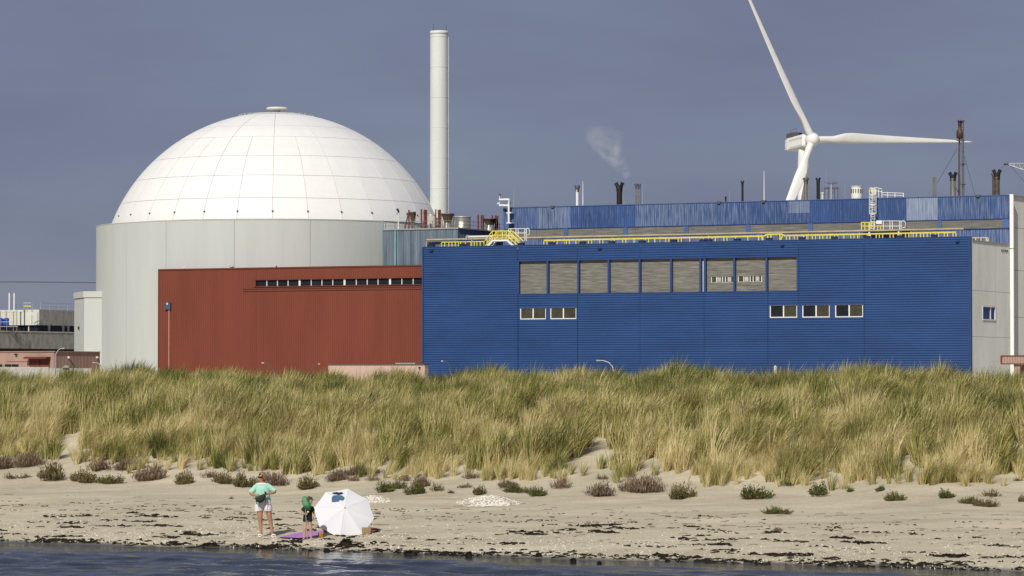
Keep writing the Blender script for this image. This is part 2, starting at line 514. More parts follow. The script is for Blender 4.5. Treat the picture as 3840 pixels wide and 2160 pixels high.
rg = random.Random(5)
def blade(vs, fs, hue, base, az, lean, L, w, wind, h0, droop=1.0):
    n = 4
    b0 = len(vs)
    d = Vector((math.cos(az) * lean, math.sin(az) * lean, 1)).normalized()
    p = Vector(base)
    side = Vector((math.cos(az + 1.57 + rg.uniform(-.6,.6)), math.sin(az + 1.57), 0)).normalized()
    if abs(side.x) < .5: side = Vector((.8, .6 * (1 if side.y > 0 else -1), 0))
    for k in range(n):
        t = k / n
        ww = w * (1 - .55 * t * t)
        vs.append(p - side * ww / 2); vs.append(p + side * ww / 2)
        hue += [h0 + .10 * (1 - t) - .05 * t] * 2
        p = p + d * (L / n)
        d = (d + Vector(wind) * (.22 * droop * (.4 + t)) + Vector((math.cos(az), math.sin(az), 0)) * (.10 * droop) + Vector((0,0,-.16 * droop * t * 2))).normalized()
    vs.append(p); hue.append(h0 - .05)
    for k in range(n - 1):
        a = b0 + 2 * k
        fs.append((a, a+1, a+3, a+2))
    a = b0 + 2 * (n - 1)
    fs.append((a, a+1, a+2))

tufts = bpy.data.collections.new('marram_tufts')
for k in range(10):
    vs, fs, hue = [], [], []
    nb = rg.choice([60, 72, 85])
    sp = rg.uniform(.10, .20)
    straw = [.18,.3,.42,.5,.55,.6,.35,.45,.25,.65][k]
    for i in range(rg.randint(0, 2)):                  # flowering stalks with a seed head
        t = rg.uniform(0, 6.283); L = rg.uniform(.85, 1.1)
        blade(vs, fs, hue, (.1*math.cos(t), .1*math.sin(t), -.04), t, rg.uniform(.02,.25), L, .010, (.6,-.1,0), rg.uniform(.55,.9), .35)
        p = vs[-1]; b0 = len(vs); d = (Vector(vs[-1]) - Vector(vs[-3])).normalized()
        vs += [p - Vector((.008,0,0)) - d*.02, p + Vector((.008,0,0)) - d*.02, p + d*.09]; hue += [.62]*3; fs.append((b0, b0+1, b0+2))
    for i in range(nb):
        r = sp * math.sqrt(rg.random()); t = rg.uniform(0, 6.283)
        dead = rg.random() < straw
        h0 = (rg.uniform(.50, 1.0) if dead else rg.uniform(-.05, .48))
        L = rg.uniform(.65, 1.4) * (0.86 if dead else 1.0)
        blade(vs, fs, hue, (r*math.cos(t), r*math.sin(t), -.04), t + rg.uniform(-.5,.5), rg.uniform(.02, .42), L, rg.uniform(.011,.024), (.95, -.15, 0), h0, rg.uniform(.45, 1.35))
    me = bpy.data.meshes.new('tuft'); me.from_pydata(vs, [], fs)
    at_ = me.attributes.new('hue', 'FLOAT', 'POINT'); at_.data.foreach_set('value', hue)
    me.materials.append(M['grass']); me.update()
    o = bpy.data.objects.new('tuft', me); tufts.objects.link(o)

# bare sand patches and hem of the grass, in beach coordinates (x, s)
def bare(px, py, r, ry=None):
    p = ground_hit(px, py); return (p.x, shore_s(p.x, p.y), r, ry or r)
BARE = [bare(255,1660,.8,1.0), bare(230,1705,1.2,1.0), bare(160,1740,1.2,.7), bare(318,1610,.4,.6), bare(350,1550,.3,.5), bare(290,1760,1.0,.7),
        bare(2260,1660,.30,.8), bare(2255,1705,.5,.8), bare(2290,1740,.9,.6), bare(2390,1740,.9,.4), bare(2480,1745,1.2,.5), bare(2205,1770,.9,.6),
        bare(3730,1735,1.2,.7), bare(3800,1700,.9,.6), bare(2720,1700,.35,.5), bare(2730,1690,.4,.35), bare(3620,1690,.5,.4), bare(840,1700,.3,.5), bare(1530,1720,.35,.6), bare(870,1730,.5,.5), bare(370,1690,.5,1.2)]
def hem(x):
    px = 1920 + x * F / (103 - .5 * x)
    return 24.2 + 1.2 * N.noise(Vector((x * .35, 3, 1))) + 1.1 * N.noise(Vector((x * 1.0, 1, 7))) + float(np.interp(px, [0,150,300,420,700,1000,1400,1700,2050,2200,2400,2700,3200,3600,3840], [1.3,1.4,.9,.0,-.3,-.7,-.6,-1.1,-.9,.0,-.1,-1.0,-1.0,-.8,.0]))
pts, rot, scl, idx, tint = [], [], [], [], []
tries = 0
gx0, gx1 = -23.5, 23.5
rg = random.Random(11)
NP = 11000
while len(pts) < NP and tries < 200000:
    tries += 1
    x = rg.uniform(gx0, gx1); s = rg.uniform(22.5, 50)
    y = s + (79.35 - .52 * x)
    ss = shore_s(x, y)
    if abs(x / y) > .182: continue
    hm = hem(x)
    if ss < hm:
        if not (ss > hm - 1.8 and rg.random() < .06): continue
    elif ss < hm + 1.2 and rg.random() > .35 + .5 * (ss - hm): continue
    skip = False
    for (bx, bs, br, bry) in BARE:
        q = ((x - bx) / br) ** 2 + ((ss - bs) / bry) ** 2
        if q < 1 and rg.random() > .10 * q: skip = True; break
    if skip: continue
    dens = N.noise(Vector((x * .8, y * .8, 3)))
    if dens < -.18 and rg.random() < .9: continue
    z = ground_z(x, y)
    pts.append((x, y, z))
    flow = N.noise(Vector((x * .28, y * .28, 11)))
    tilt = .12 + .34 * N.noise(Vector((x * .5, y * .5, 21)))
    rot.append((rg.uniform(-.12,.12), tilt + rg.uniform(-.12,.12), flow * 2.4 + rg.uniform(-.4, .4)))
    near = max(0, min(1, (ss - hm) / 3.0))
    clump = 1 + .62 * N.noise(Vector((x * .75, y * .75, 33))) + .25 * N.noise(Vector((x * 1.5, y * 1.5, 2)))
    k = (.50 + .40 * near) * clump * rg.uniform(.8, 1.15)
    if ss > 33: k *= 1 - .20 * min(1, (ss - 33) / 4)
    scl.append((k * 1.05, k * 1.05, k))
    idx.append(rg.randrange(10))
    up = max(0, min(1, (ss - hm) / 13.0))
    n1 = N.noise(Vector((x * .5, y * .5, 44))); n2 = N.noise(Vector((x * 1.1, y * 1.1, 5)))
    tn = .27 - .27 * up + .46 * max(-.6, min(.6, n1 * 1.6)) + .36 * n2 + rg.gauss(0, .10)
    tn -= (1 - near) * rg.uniform(-.08, .42)
    tint.append(tn + .04)

gm = bpy.data.meshes.new('dune_grass')
gm.from_pydata(pts, [], [])
for nm, typ, dat, key in (('rot','FLOAT_VECTOR',[c for r in rot for c in r],'vector'), ('scl','FLOAT_VECTOR',[c for r in scl for c in r],'vector'),
                          ('idx','INT',idx,'value'), ('tint','FLOAT',tint,'value')):
    a_ = gm.attributes.new(nm, typ, 'POINT'); a_.data.foreach_set(key, dat)
gm.update()
gr = bpy.data.objects.new('dune_grass', gm); COL.objects.link(gr)
gr['kind'] = 'stuff'; gr['label'] = 'green and straw coloured marram grass covering the dune'
ng = bpy.data.node_groups.new('grass_scatter', 'GeometryNodeTree')
ng.interface.new_socket(name='Geometry', in_out='INPUT', socket_type='NodeSocketGeometry')
ng.interface.new_socket(name='Geometry', in_out='OUTPUT', socket_type='NodeSocketGeometry')
gi = ng.nodes.new('NodeGroupInput'); go = ng.nodes.new('NodeGroupOutput')
ip = ng.nodes.new('GeometryNodeInstanceOnPoints'); ci = ng.nodes.new('GeometryNodeCollectionInfo')
ci.inputs['Collection'].default_value = tufts; ci.inputs['Separate Children'].default_value = True; ci.inputs['Reset Children'].default_value = True
ip.inputs['Pick Instance'].default_value = True
def named(n, t):
    q = ng.nodes.new('GeometryNodeInputNamedAttribute'); q.data_type = t; q.inputs['Name'].default_value = n; return q.outputs['Attribute']
ng.links.new(gi.outputs[0], ip.inputs['Points']); ng.links.new(ci.outputs[0], ip.inputs['Instance'])
ng.links.new(named('idx','INT'), ip.inputs['Instance Index']); ng.links.new(named('rot','FLOAT_VECTOR'), ip.inputs['Rotation']); ng.links.new(named('scl','FLOAT_VECTOR'), ip.inputs['Scale'])
ng.links.new(ip.outputs[0], go.inputs[0])
gr.modifiers.new('scatter', 'NODES').node_group = ng
# ------------------------------------------------------------------ ribbed cladding
def ribbed(mb, c0, c1, t0, t1, pitch, depth, fn, shape=((0,0),(.70,0),(.77,1),(.93,1))):
    cs = []
    k = math.floor(c0 / pitch) - 1
    while k * pitch <= c1 + pitch:
        for (f, o) in shape: cs.append(((k + f) * pitch, o * depth))
        k += 1
    def off(c):
        for i in range(len(cs) - 1):
            if cs[i][0] <= c <= cs[i+1][0]:
                w = (c - cs[i][0]) / max(1e-9, cs[i+1][0] - cs[i][0]); return cs[i][1] + w * (cs[i+1][1] - cs[i][1])
        return 0
    seq = [(c0, off(c0))] + [p for p in cs if c0 + 1e-4 < p[0] < c1 - 1e-4] + [(c1, off(c1))]
    vs = []; fs = []
    for (c, o) in seq:
        vs.append(fn(c, t0, o)); vs.append(fn(c, t1, o))
    for i in range(len(seq) - 1):
        fs.append((2*i, 2*i+1, 2*i+3, 2*i+2))
    mb.add(vs, fs)
    return mb

SINE = ((0,0),(.18,.1),(.32,.9),(.5,1),(.68,.9),(.82,.1))
def clad_h(u0, u1, z0, z1, v, pitch=.28, depth=.065, shape=((0,0),(.66,0),(.72,1),(.95,1))):
    return ribbed(MB(), z0, z1, u0, u1, pitch, depth, lambda c, t, o: (t, v + o, c), shape)
def clad_v(u0, u1, z0, z1, v, pitch=.27, depth=.05, shape=((0,0),(.66,0),(.74,1),(.94,1))):
    return ribbed(MB(), u0, u1, z0, z1, pitch, depth, lambda c, t, o: (c, v + o, t), shape)
def clad_side(v0, v1, z0, z1, u, pitch=.3, depth=.05, shape=SINE):      # faces +u
    return ribbed(MB(), v0, v1, z0, z1, pitch, depth, lambda c, t, o: (u - o, c, t), shape)

def split(u0, u1, z0, z1, joints, holes):
    """Wall rectangle cut at joints and around openings: list of (u0, u1, z0, z1)."""
    us = sorted(set([u0, u1] + [j for j in joints if u0 < j < u1] + [e for h in holes for e in (h[0], h[1]) if u0 < e < u1]))
    out = []
    for a, b in zip(us[:-1], us[1:]):
        c = (a + b) / 2
        hz = sorted((h[2], h[3]) for h in holes if h[0] < c < h[1])
        z = z0
        for (ha, hb) in hz:
            if ha > z: out.append((a, b, z, ha))
            z = max(z, hb)
        if z < z1: out.append((a, b, z, z1))
    # merge neighbours that are not divided by a joint
    merged = True
    while merged:
        merged = False
        for i in range(len(out)):
            for j in range(len(out)):
                p, q = out[i], out[j]
                if i != j and abs(p[1] - q[0]) < 1e-6 and p[2] == q[2] and p[3] == q[3] and not any(abs(p[1] - t) < 1e-6 for t in joints):
                    out = [o for k, o in enumerate(out) if k not in (i, j)] + [(p[0], q[1], p[2], p[3])]
                    merged = True; break
            if merged: break
    return out

YARD = 3.0
VB, VH = 357.0, 371.0
UC = -122.21
ORD = ['first','second','third','fourth','fifth','sixth','seventh','eighth','ninth','tenth','eleventh','twelfth','thirteenth','fourteenth','fifteenth','sixteenth','seventeenth']
# ------------------------------------------------------------------ reactor building: shield wall and dome
DC = at(1035, 1080, 446); DC.z = 0
CZT = 24.0
RC, RD = 24.1, 22.16
HDOME = 15.4
RS = (RD**2 + HDOME**2) / (2 * HDOME); ZC = 24.2 + HDOME - RS
def proj_y(p):
    d = Vector(p) - Vector((0, 0, CAMZ))
    cx = d.y * math.cos(TH) + d.z * math.sin(TH); cy = -d.y * math.sin(TH) + d.z * math.cos(TH)
    return 1080 - F * cy / cx
def phi_for(y):
    lo, hi = math.asin((24.2 - ZC) / RS), R(89)
    for _ in range(40):
        m = (lo + hi) / 2
        p = (DC.x, DC.y - RS * math.cos(m), ZC + RS * math.sin(m))
        if proj_y(p) > y: lo = m
        else: hi = m
    return (lo + hi) / 2
reactor = thing('reactor_building', 'white domed reactor building with pale grey cylindrical wall', 'reactor building', (DC.x, DC.y, YARD))
build('dome_shell', MB().lathe([(RS*math.cos(t)-.07*math.cos(t), ZC+(RS-.07)*math.sin(t)) for t in np.linspace(phi_for(2000), R(89.9), 24)], (DC.x, DC.y, 0), 96), M['dome_seam'], reactor)
rings = [phi_for(2000)] + [phi_for(y) for y in (741, 656, 582, 511, 470, 426)]
def patch(p0, p1, da, th, n=4):
    mb = MB(); vs = []; fs = []
    g = .030
    q0 = p0 + g / RS; q1 = p1 - g / RS
    for i in range(n + 1):
        p = q0 + (q1 - q0) * i / n
        h = da / 2 - g / (RS * math.cos(p))
        for j in range(n + 1):
            a = -h + 2 * h * j / n
            vs.append((RS*math.cos(p)*math.sin(a), -RS*math.cos(p)*math.cos(a), RS*math.sin(p)))
    for i in range(n):
        for j in range(n):
            k = i * (n + 1) + j
            fs.append((k, k+1, k+n+2, k+n+1))
    mb.add(vs, fs, True)
    # turned-down rim
    rim = [i for i in range(n)] + [ (i+1)*(n+1)-1 for i in range(n)] + [n*(n+1)+n-i for i in range(n)] + [(n-i)*(n+1) for i in range(n)]
    b = [vs[i] for i in rim]; c = [tuple(Vector(q) * (1 - .08/RS)) for q in b]; m = len(b)
    mb.add(b + c, [(i, (i+1) % m, m + (i+1) % m, m + i) for i in range(m)])
    return mb
rp = random.Random(3)
for k in range(6):
    cnt = 30 if k < 4 else 15
    da = 2 * math.pi / cnt
    me = mesh_from(patch(rings[k], rings[k+1], da, .08), 'dome_panel', ID); me.materials.append(M['dome'])
    for i in range(cnt):
        ang = R(2.9) + da * (i + .5) if k < 4 else R(2.9) + da * (i + .5)
        child('dome_panel', me, reactor, (0, 0, ZC - YARD), (0, 0, ang))
cap = MB().lathe([(RS*math.cos(t)*1.001, RS*math.sin(t)*1.001) for t in np.linspace(rings[6], R(89.9), 6)], (DC.x, DC.y, ZC), 48)
build('dome_cap', cap, M['dome'], reactor)
ztop = ZC + RS
build('roof_vent', MB().lathe([(0,.75),(1.35,.70),(1.48,.52),(1.40,.42),(.4,.34),(.4,-.1)], (DC.x + .1, DC.y, ztop), 32), M['cream'], reactor)
rr = RS * math.cos(rings[6])
rl = MB().lathe([(rr+.15, RS*math.sin(rings[6])+.14), (rr+.2, RS*math.sin(rings[6])+.20)], (DC.x, DC.y, ZC), 60)
for i in range(30):
    t = i * 2*math.pi/30; x = DC.x + (rr+.17)*math.cos(t); y = DC.y + (rr+.17)*math.sin(t); z = ZC + RS*math.sin(rings[6])
    rl.box(x-.05, x+.05, y-.05, y+.05, z-.1, z+.2)
build('cap_railing', rl, M['galv'], reactor)
hk = MB().box(-.10,.10,-.06,.25,0,.15).add([(0,0,0),(.06,0,-.3),(.1,.1,-.3)], [(0,1,2)])
hkm = mesh_from(hk, 'lifting_hook', ID); hkm.materials.append(M['bark'])
for i in range(30):
    a = R(2.9) + i * R(12); p = rings[0] + .045
    child('lifting_hook', hkm, reactor, (RS*math.cos(p)*math.sin(a), -RS*math.cos(p)*math.cos(a) - .1, ZC - YARD + RS*math.sin(p)), (0, 0, a))
# drum under the dome, ring roof, shield wall panels
build('drum', MB().lathe([(RD-.12, YARD), (RD-.12, 24.19)], (DC.x, DC.y, 0), 96), M['dome'], reactor)
def arc_box(r0, r1, a0, a1, z0, z1, n=10):
    mb = MB()
    prof = [(r0, z0), (r1, z0), (r1, z1), (r0, z1), (r0, z0)]
    mb.lathe(prof, (DC.x, DC.y, 0), n, False, a0 - math.pi/2, a1 - math.pi/2)
    for a in (a0 - math.pi/2, a1 - math.pi/2):
        mb.add([(DC.x+r*math.cos(a), DC.y+r*math.sin(a), z) for (r, z) in prof[:4]], [(0,1,2,3)])
    return mb
ANG = [-195, -172, -149, -126, -100, -77, -49.5, -31.8, -8.7, 14.5, 39.3]
build('shield_core', arc_box(RD+.02, RC-.06, R(ANG[0]), R(ANG[-1])-.003, YARD, CZT-.05, 100), M['joint'], reactor)
for a, b in zip(ANG[:-1], ANG[1:]):
    g = .020 / RC
    w = arc_box(RC-.3, RC, R(a)+g, R(b)-g, YARD, CZT, 14)
    o = build('shield_panel', w, M['shield'], reactor)
    for p in o.data.polygons: p.use_smooth = False
build('shield_coping', arc_box(RC-1.0, RC+.05, R(ANG[0]), R(ANG[-1]), CZT+.004, CZT+.07, 100), M['cream'], reactor)

# ------------------------------------------------------------------ tall stack
SX = at(1646, 1080, 446)
def zpx(py, Y): return at(1920, py, Y).z
stack = thing('chimney_stack', 'tall slender pale grey stack rising right of the dome', 'chimney', (SX.x, SX.y, YARD))
zt = zpx(117, 446)
build('shaft', MB().lathe([(1.22, YARD), (1.22, zpx(500,446)), (1.20, zt-.45)], (SX.x, SX.y, 0), 48), M['stack'], stack)
build('crown', MB().lathe([(1.20, zt-.45),(1.24, zt-.44),(1.24, zt),(1.1, zt),(1.1, zt-1.5)], (SX.x, SX.y, 0), 48), M['stack'], stack)
for (dx, h) in ((-.75, .95), (1.0, .8)):
    build('lightning_rod', MB().tube([(SX.x+dx, SX.y-.5, zt-.1), (SX.x+dx, SX.y-.5, zt+h)], .035, 6), M['bark'], stack)
build('cable_duct', MB().box(SX.x+1.16, SX.x+1.32, SX.y-.25, SX.y-.05, YARD, zt-.8), M['galv'], stack)
for k in range(9):
    z = YARD + 14 + k * 4.1
    build('ring_band', MB().lathe([(1.225, z), (1.235, z+.02), (1.235, z+.10), (1.225, z+.12)], (SX.x, SX.y, 0), 48), M['stack'], stack)

# ------------------------------------------------------------------ low blue building
ZB = 19.82
UL, URt = pv(1588, 928, VB)[0], pv(3633, 889, VB)[0]
def U(px, v=VB): return pv(px, 1080, v)[0]
def Zf(px, py, v=VB): return pv(px, py, v)[1]
blue = thing('blue_building', 'long low blue building with horizontally ribbed front and yellow roof rails', 'building', ((UL+URt)/2, VB, YARD), P2W)
build('core', MB().box(UL+.05, UC-.08, VB+.42, VH-.02, YARD, 19.38), M['blue_core'], blue, P2W)
joints = [U(x) for x in (1942, 2166, 2400, 2640, 2878, 3243)]
strip = (U(1940), U(2995), 13.90, 18.02)
lw = (U(1945), U(2165), Zf(1949, 1201), Zf(1949, 1151))
rw = (U(2881), U(3240), Zf(3236, 1193), Zf(3236, 1137))
holes = [strip, lw, rw]
for (a, b, c, d) in split(UL, URt, YARD, ZB, joints, holes):
    build('wall_panel', clad_h(a + .012, b - .012, c, d, VB), M['blue'], blue, P2W)
build('corner_flashing', MB().box(URt+.005, UC, VB-.06, VB+.42, YARD, ZB+.06), M['blue_trim'], blue, P2W)
build('corner_flashing', MB().box(UL-.20, UL-.005, VB-.06, VB+.42, YARD, ZB+.03), M['blue_trim'], blue, P2W)
build('parapet_flashing', MB().box(UL-.2, URt, VB-.05, VB+.41, ZB+.002, ZB+.09), M['blue_trim'], blue, P2W)
# boarded concrete strip with blue posts
pxs = [1944, 2054, 2169, 2283, 2399, 2517, 2627, 2644, 2754, 2875, 2992]
sz0, sz1 = strip[2] + .06, strip[3] - .06
build('strip_sill', MB().box(strip[0], strip[1], VB-.05, VB+.41, strip[2], strip[2]+.10), M['blue_trim'], blue, P2W)
build('strip_head', MB().box(strip[0], strip[1], VB-.12, VB+.41, strip[3]-.10, strip[3]), M['blue_trim'], blue, P2W)
for x in pxs:
    build('post', MB().box(U(x)-.12, U(x)+.12, VB-.09, VB+.29, strip[2]+.102, strip[3]-.102), M['blue_trim'], blue, P2W)
for x0, x1 in zip(pxs[:-1], pxs[1:]):
    a, b = U(x0)+.13, U(x1)-.13
    zz0, zz1 = strip[2]+.102, strip[3]-.102
    if x0 == 2627:
        build('gap_panel', MB().box(a, b, VB+.30, VB+.36, zz0, zz1), M['conc'], blue, P2W); continue
    vf = VB + .30
    if x0 in (2644, 2754):
        ho = (U(2662), U(2749), Zf(2700,1058), Zf(2700,1038)) if x0 == 2644 else (U(2763), U(2855), Zf(2800,1055.5), Zf(2800,1035.5))
        mb = MB()
        for (p, q, r_, s_) in split(a, b, zz0, zz1, [], [ho]): mb.box(p, q, vf, VB+.40, r_, s_)
        cp = build('concrete_panel', mb, M['board'], blue, P2W)
        build('pane', MB().box(ho[0], ho[1], VB+.385, VB+.395, ho[2], ho[3]), M['glass_brown'], cp, P2W)
        wd = ho[1] - ho[0]
        for f, m_ in ((0.02,'cream'), (.24,'frame'), (.5,'frame'), (.62,'frame'), (.97,'frame')):
            build('mullion', MB().box(ho[0]+f*wd-.04, ho[0]+f*wd+.05, VB+.33, VB+.38, ho[2], ho[3]), M[m_], cp, P2W)
        for f in (.36, .8):
            build('blind', MB().box(ho[0]+f*wd-.25, ho[0]+f*wd+.22, VB+.34, VB+.375, ho[2]+.05, ho[3]-.05), M['conc'], cp, P2W)
        build('sill', MB().box(ho[0]-.06, ho[1]+.06, vf-.05, vf-.002, ho[2]-.07, ho[2]), M['conc'], cp, P2W)
    else:
        build('concrete_panel', MB().box(a, b, vf, VB+.40, zz0, zz1), M['board'], blue, P2W)
def window_run(hole, frames, glass, dark_first=False):
    # blue infill around the frames, then each white window with two panes
    infill = MB()
    for (p, q, r_, s_) in split(hole[0], hole[1], hole[2], hole[3], [], [(f[0], f[1], f[2], f[3]) for f in frames]):
        infill.box(p, q, VB-.02, VB+.40, r_, s_)
    build('window_surround', infill, M['blue_trim'], blue, P2W)
    for i, (a, b, c, d) in enumerate(frames):
        t = .11
        fr = MB()
        fr.box(a, b, VB+.06, VB+.16, c, c+t); fr.box(a, a+t, VB+.06, VB+.16, c+t, d); fr.box(b-t, b, VB+.06, VB+.16, c+t, d)
        fr.box(a+t, b-t, VB+.06, VB+.16, d-.04, d)
        w = build('window', fr, M['frame'], blue, P2W)
        m = (a + b) / 2
        build('mullion', MB().box(m-.07, m+.07, VB+.05, VB+.15, c+t, d-.04), M['frame'], w, P2W)
        build('pane', MB().box(a+t, m-.07, VB+.13, VB+.15, c+t, d-.04), glass[0], w, P2W)
        build('pane', MB().box(m+.07, b-t, VB+.13, VB+.15, c+t, d-.04), glass[1], w, P2W)
window_run(lw, [(U(1950), U(2047), lw[2]+.10, lw[3]-.16), (U(2063), U(2161), lw[2]+.10, lw[3]-.16)], (M['glass_brown'], M['glass_brown']))
window_run(rw, [(U(2886), U(2989), rw[2]+.12, rw[3]-.16), (U(3008), U(3111), rw[2]+.12, rw[3]-.16), (U(3131), U(3236), rw[2]+.12, rw[3]-.16)], (M['glass'], M['glass_brown']))
# grey ribbed end wall
zs = [YARD, Zf(3640,1262), Zf(3640,1088), 19.42]
vjs = [VB+.43, pu(3683,1080,UC)[0], pu(3735,1080,UC)[0], VH-.03]
wv0, wv1 = pu(3684,1080,UC)[0], pu(3734,1080,UC)[0]
wz0, wz1 = pu(3700,1202,UC)[1], pu(3700,1146,UC)[1]
for (a, b, c, d) in split(vjs[0], vjs[-1], YARD, 19.42, vjs[1:-1], [(wv0, wv1, wz0, wz1)]):
    cuts = [c] + [z for z in zs[1:-1] if c + .3 < z < d - .3] + [d]
    for e, f in zip(cuts[:-1], cuts[1:]):
        build('end_wall_panel', clad_side(a + .02, b - .02, e + .015, f - .015, UC), M['grey_clad'], blue, P2W)
build('end_wall_coping', MB().box(UC-.3, UC+.05, VB+.43, VH-.03, 19.425, 19.52), M['galv'], blue, P2W)
fr = MB(); t = .16
fr.box(UC-.20, UC+.03, wv0, wv1, wz0, wz0+t); fr.box(UC-.20, UC+.03, wv0, wv1, wz1-t, wz1); fr.box(UC-.20, UC+.03, wv0, wv0+t, wz0+t, wz1-t); fr.box(UC-.20, UC+.03, wv1-t*1.6, wv1, wz0+t, wz1-t)
w = build('window', fr, M['frame'], blue, P2W)
build('pane', MB().box(UC-.14, UC-.12, wv0+t, wv1-t*1.6, wz0+t, wz1-t), M['glass'], w, P2W)
build('mullion', MB().box(UC-.12, UC-.02, wv0+(wv1-wv0)*.6, wv0+(wv1-wv0)*.66, wz0+t, wz1-t), M['frame'], w, P2W)
for k in range(5):
    v_ = VB + 11.0 + k * .5
    build('vent_slot', MB().box(UC-.02, UC+.03, v_, v_+.16, 18.55, 18.8), M['black'], blue, P2W)
for (px, py) in ((1618, 941), (2250, 932), (2935, 920), (3592, 906)):
    build('wall_light', MB().box(U(px)-.22, U(px)+.22, VB-.22, VB-.002, Zf(px,py)-.09, Zf(px,py)+.09), M['blue_dark'], blue, P2W)
for k, x in enumerate((1615, 1730, 1950, 2065, 2180, 2290, 2405, 2523, 2632, 2655, 2762, 2881, 3003, 3126, 3248, 3372, 3500)):
    u = U(x)
    b = MB().box(u-.34, u+.34, VB+.05, VB+.6, ZB+.10, ZB+.28).box(u-.40, u+.40, VB+.0, VB+.65, ZB+.282, ZB+.36)
    solo('roof_vent_box', b, M['blue_dark'], '%s dark blue hooded vent from the left along the low blue parapet' % ORD[k], 'roof vent', (u, VB+.3, ZB+.1), P2W, 'dark blue vents along the blue parapet')

# ------------------------------------------------------------------ turbine hall behind
ZH = 25.20
hall = thing('turbine_hall', 'tall blue hall with faded ribbed sheets behind the low blue building', 'building', (-155, VH, YARD), P2W)
UHL, UHR = U(1893, VH), UC + .02
build('core', MB().box(UHL+.03, UHR-.08, VH+.12, VH+44, YARD, ZH-.05), M['blue_core'], hall, P2W)
zb0 = 22.53; zc0 = Zf(3760, 858, VH); zc0 = (zc0 + Zf(2340, 885, VH)) / 2
bands = [(1893,2015,.22),(2015,2138,.34),(2138,2383,.10),(2383,2566,.30),(2566,2690,.26),(2690,2814,.20),(2814,2958,.16),(2958,3037,.3),(3037,3160,.04),(3160,3285,.06),(3285,3400,.08),(3400,3517,.56),(3517,3640,.20),(3640,3785,.20)]
for (a, b, fd) in bands:
    if a == 2958:
        zm = Zf(2958, 800, VH)
        o1 = build('wall_sheet', clad_v(U(a,VH)+.01, U(b,VH)-.01, zm+.01, ZH, VH), M['hall_blue'], hall, P2W); o1['fade'] = .40
        o2 = build('wall_sheet', clad_v(U(a,VH)+.01, U(b,VH)-.01, zb0, zm-.01, VH), M['hall_blue'], hall, P2W); o2['fade'] = .16
    else:
        o = build('wall_sheet', clad_v(U(a,VH)+.01, U(b,VH)-.01, zb0, ZH, VH), M['hall_blue'], hall, P2W); o['fade'] = float(fd)
for (a, b) in zip([1893,2220,2566,2920,3285,3640], [2220,2566,2920,3285,3640,3785]):
    o = build('wall_sheet', clad_v(U(a,VH)+.01, U(b,VH)-.01, 17.8, zc0-.02, VH), M['hall_blue'], hall, P2W); o['fade'] = .28
build('roof_flashing', MB().box(UHL, UHR, VH-.06, VH+.3, ZH+.003, ZH+.10), M['hall_post'], hall, P2W)
build('band_flashing', MB().box(UHL, UHR, VH-.05, VH+.06, zb0-.09, zb0-.003), M['blue_trim'], hall, P2W)
build('strip_sill', MB().box(UHL, UHR, VH-.10, VH+.10, zc0-.018, zc0+.06), M['blue_trim'], hall, P2W)
hp = [(2114,2130),(2338,2353),(2566,2582),(2797,2814),(3032,3048),(3271,3287),(3515,3531),(3760,3785)]
for (a, b) in hp:
    build('post', MB().box(U(a,VH), U(b,VH), VH-.04, VH+.10, zc0+.062, zb0-.092), M['hall_post'], hall, P2W)
edges = [(1905,2012),(2012,2114),(2130,2229),(2229,2338),(2353,2460),(2460,2566),(2582,2690),(2690,2797),(2814,2925),(2925,3032),(3048,3160),(3160,3271),(3287,3400),(3400,3515),(3531,3645),(3645,3760)]
for (a, b) in edges:
    build('concrete_panel', MB().box(U(a,VH)+.012, U(b,VH)-.012, VH+.03, VH+.11, zc0+.062, zb0-.092), M['board'], hall, P2W)
build('corner_trim', MB().box(UHL-.22, UHL-.01, VH-.06, VH+.3, 17, ZH+.1), M['hall_post'], hall, P2W)
zbk = Zf(3790, 934, VH)
build('corner_trim', MB().box(UHR+.003, UHR+.45, VH-.10, VH+.10, zbk+.10, ZH+.12), M['white'], hall, P2W, label='white corner trim, upper length')
build('corner_trim', MB().box(UHR+.003, UHR+.45, VH-.10, VH+.10, YARD, zbk), M['white'], hall, P2W, label='white corner trim, lower length')
zs = [YARD, 11.0, 16.5, 21.5, ZH]
vs_ = [VH+.12, VH+6, VH+12, VH+18, VH+24, VH+34, VH+44]
for a, b in zip(vs_[:-1], vs_[1:]):
    for c, d in zip(zs[:-1], zs[1:]):
        build('end_wall_panel', clad_side(a+.02, b-.02, c+.02, d-.02, UHR+.02), M['grey_clad'], hall, P2W)
build('end_wall_coping', MB().box(UHR-.3, UHR+.12, VH+.12, VH+44, ZH+.004, ZH+.14), M['galv'], hall, P2W)

# ------------------------------------------------------------------ red building
VR = VB + .8
red = thing('red_building', 'brick red ribbed metal building with a long dark window strip', 'building', (-212, VR, YARD), P2W)
URL, URR = pv(596, 1012, VR)[0], UL - .21
ZR = 17.70
Ur = lambda px: U(px, VR)
build('core', MB().box(URL+.04, URR, VR+.34, VR+8, YARD, ZR-.15), M['red_trim'], red, P2W)
rs = (Ur(960), URR, Zf(962, 1074, VR), Zf(962, 1051, VR))
for (a, b, c, d) in split(URL, URR, YARD, ZR-.12, [Ur(960), Ur(1270)], [rs]):
    build('wall_panel', clad_v(a+.006, b-.006, c, d, VR, .27, .035), M['red'], red, P2W)
build('parapet_flashing', MB().box(URL-.08, URR, VR-.09, VR+.5, ZR-.118, ZR+.06), M['red_trim'], red, P2W)
build('corner_flashing', MB().box(URL-.10, URL-.004, VR-.06, VR+8, YARD, ZR-.12), M['red_trim'], red, P2W)
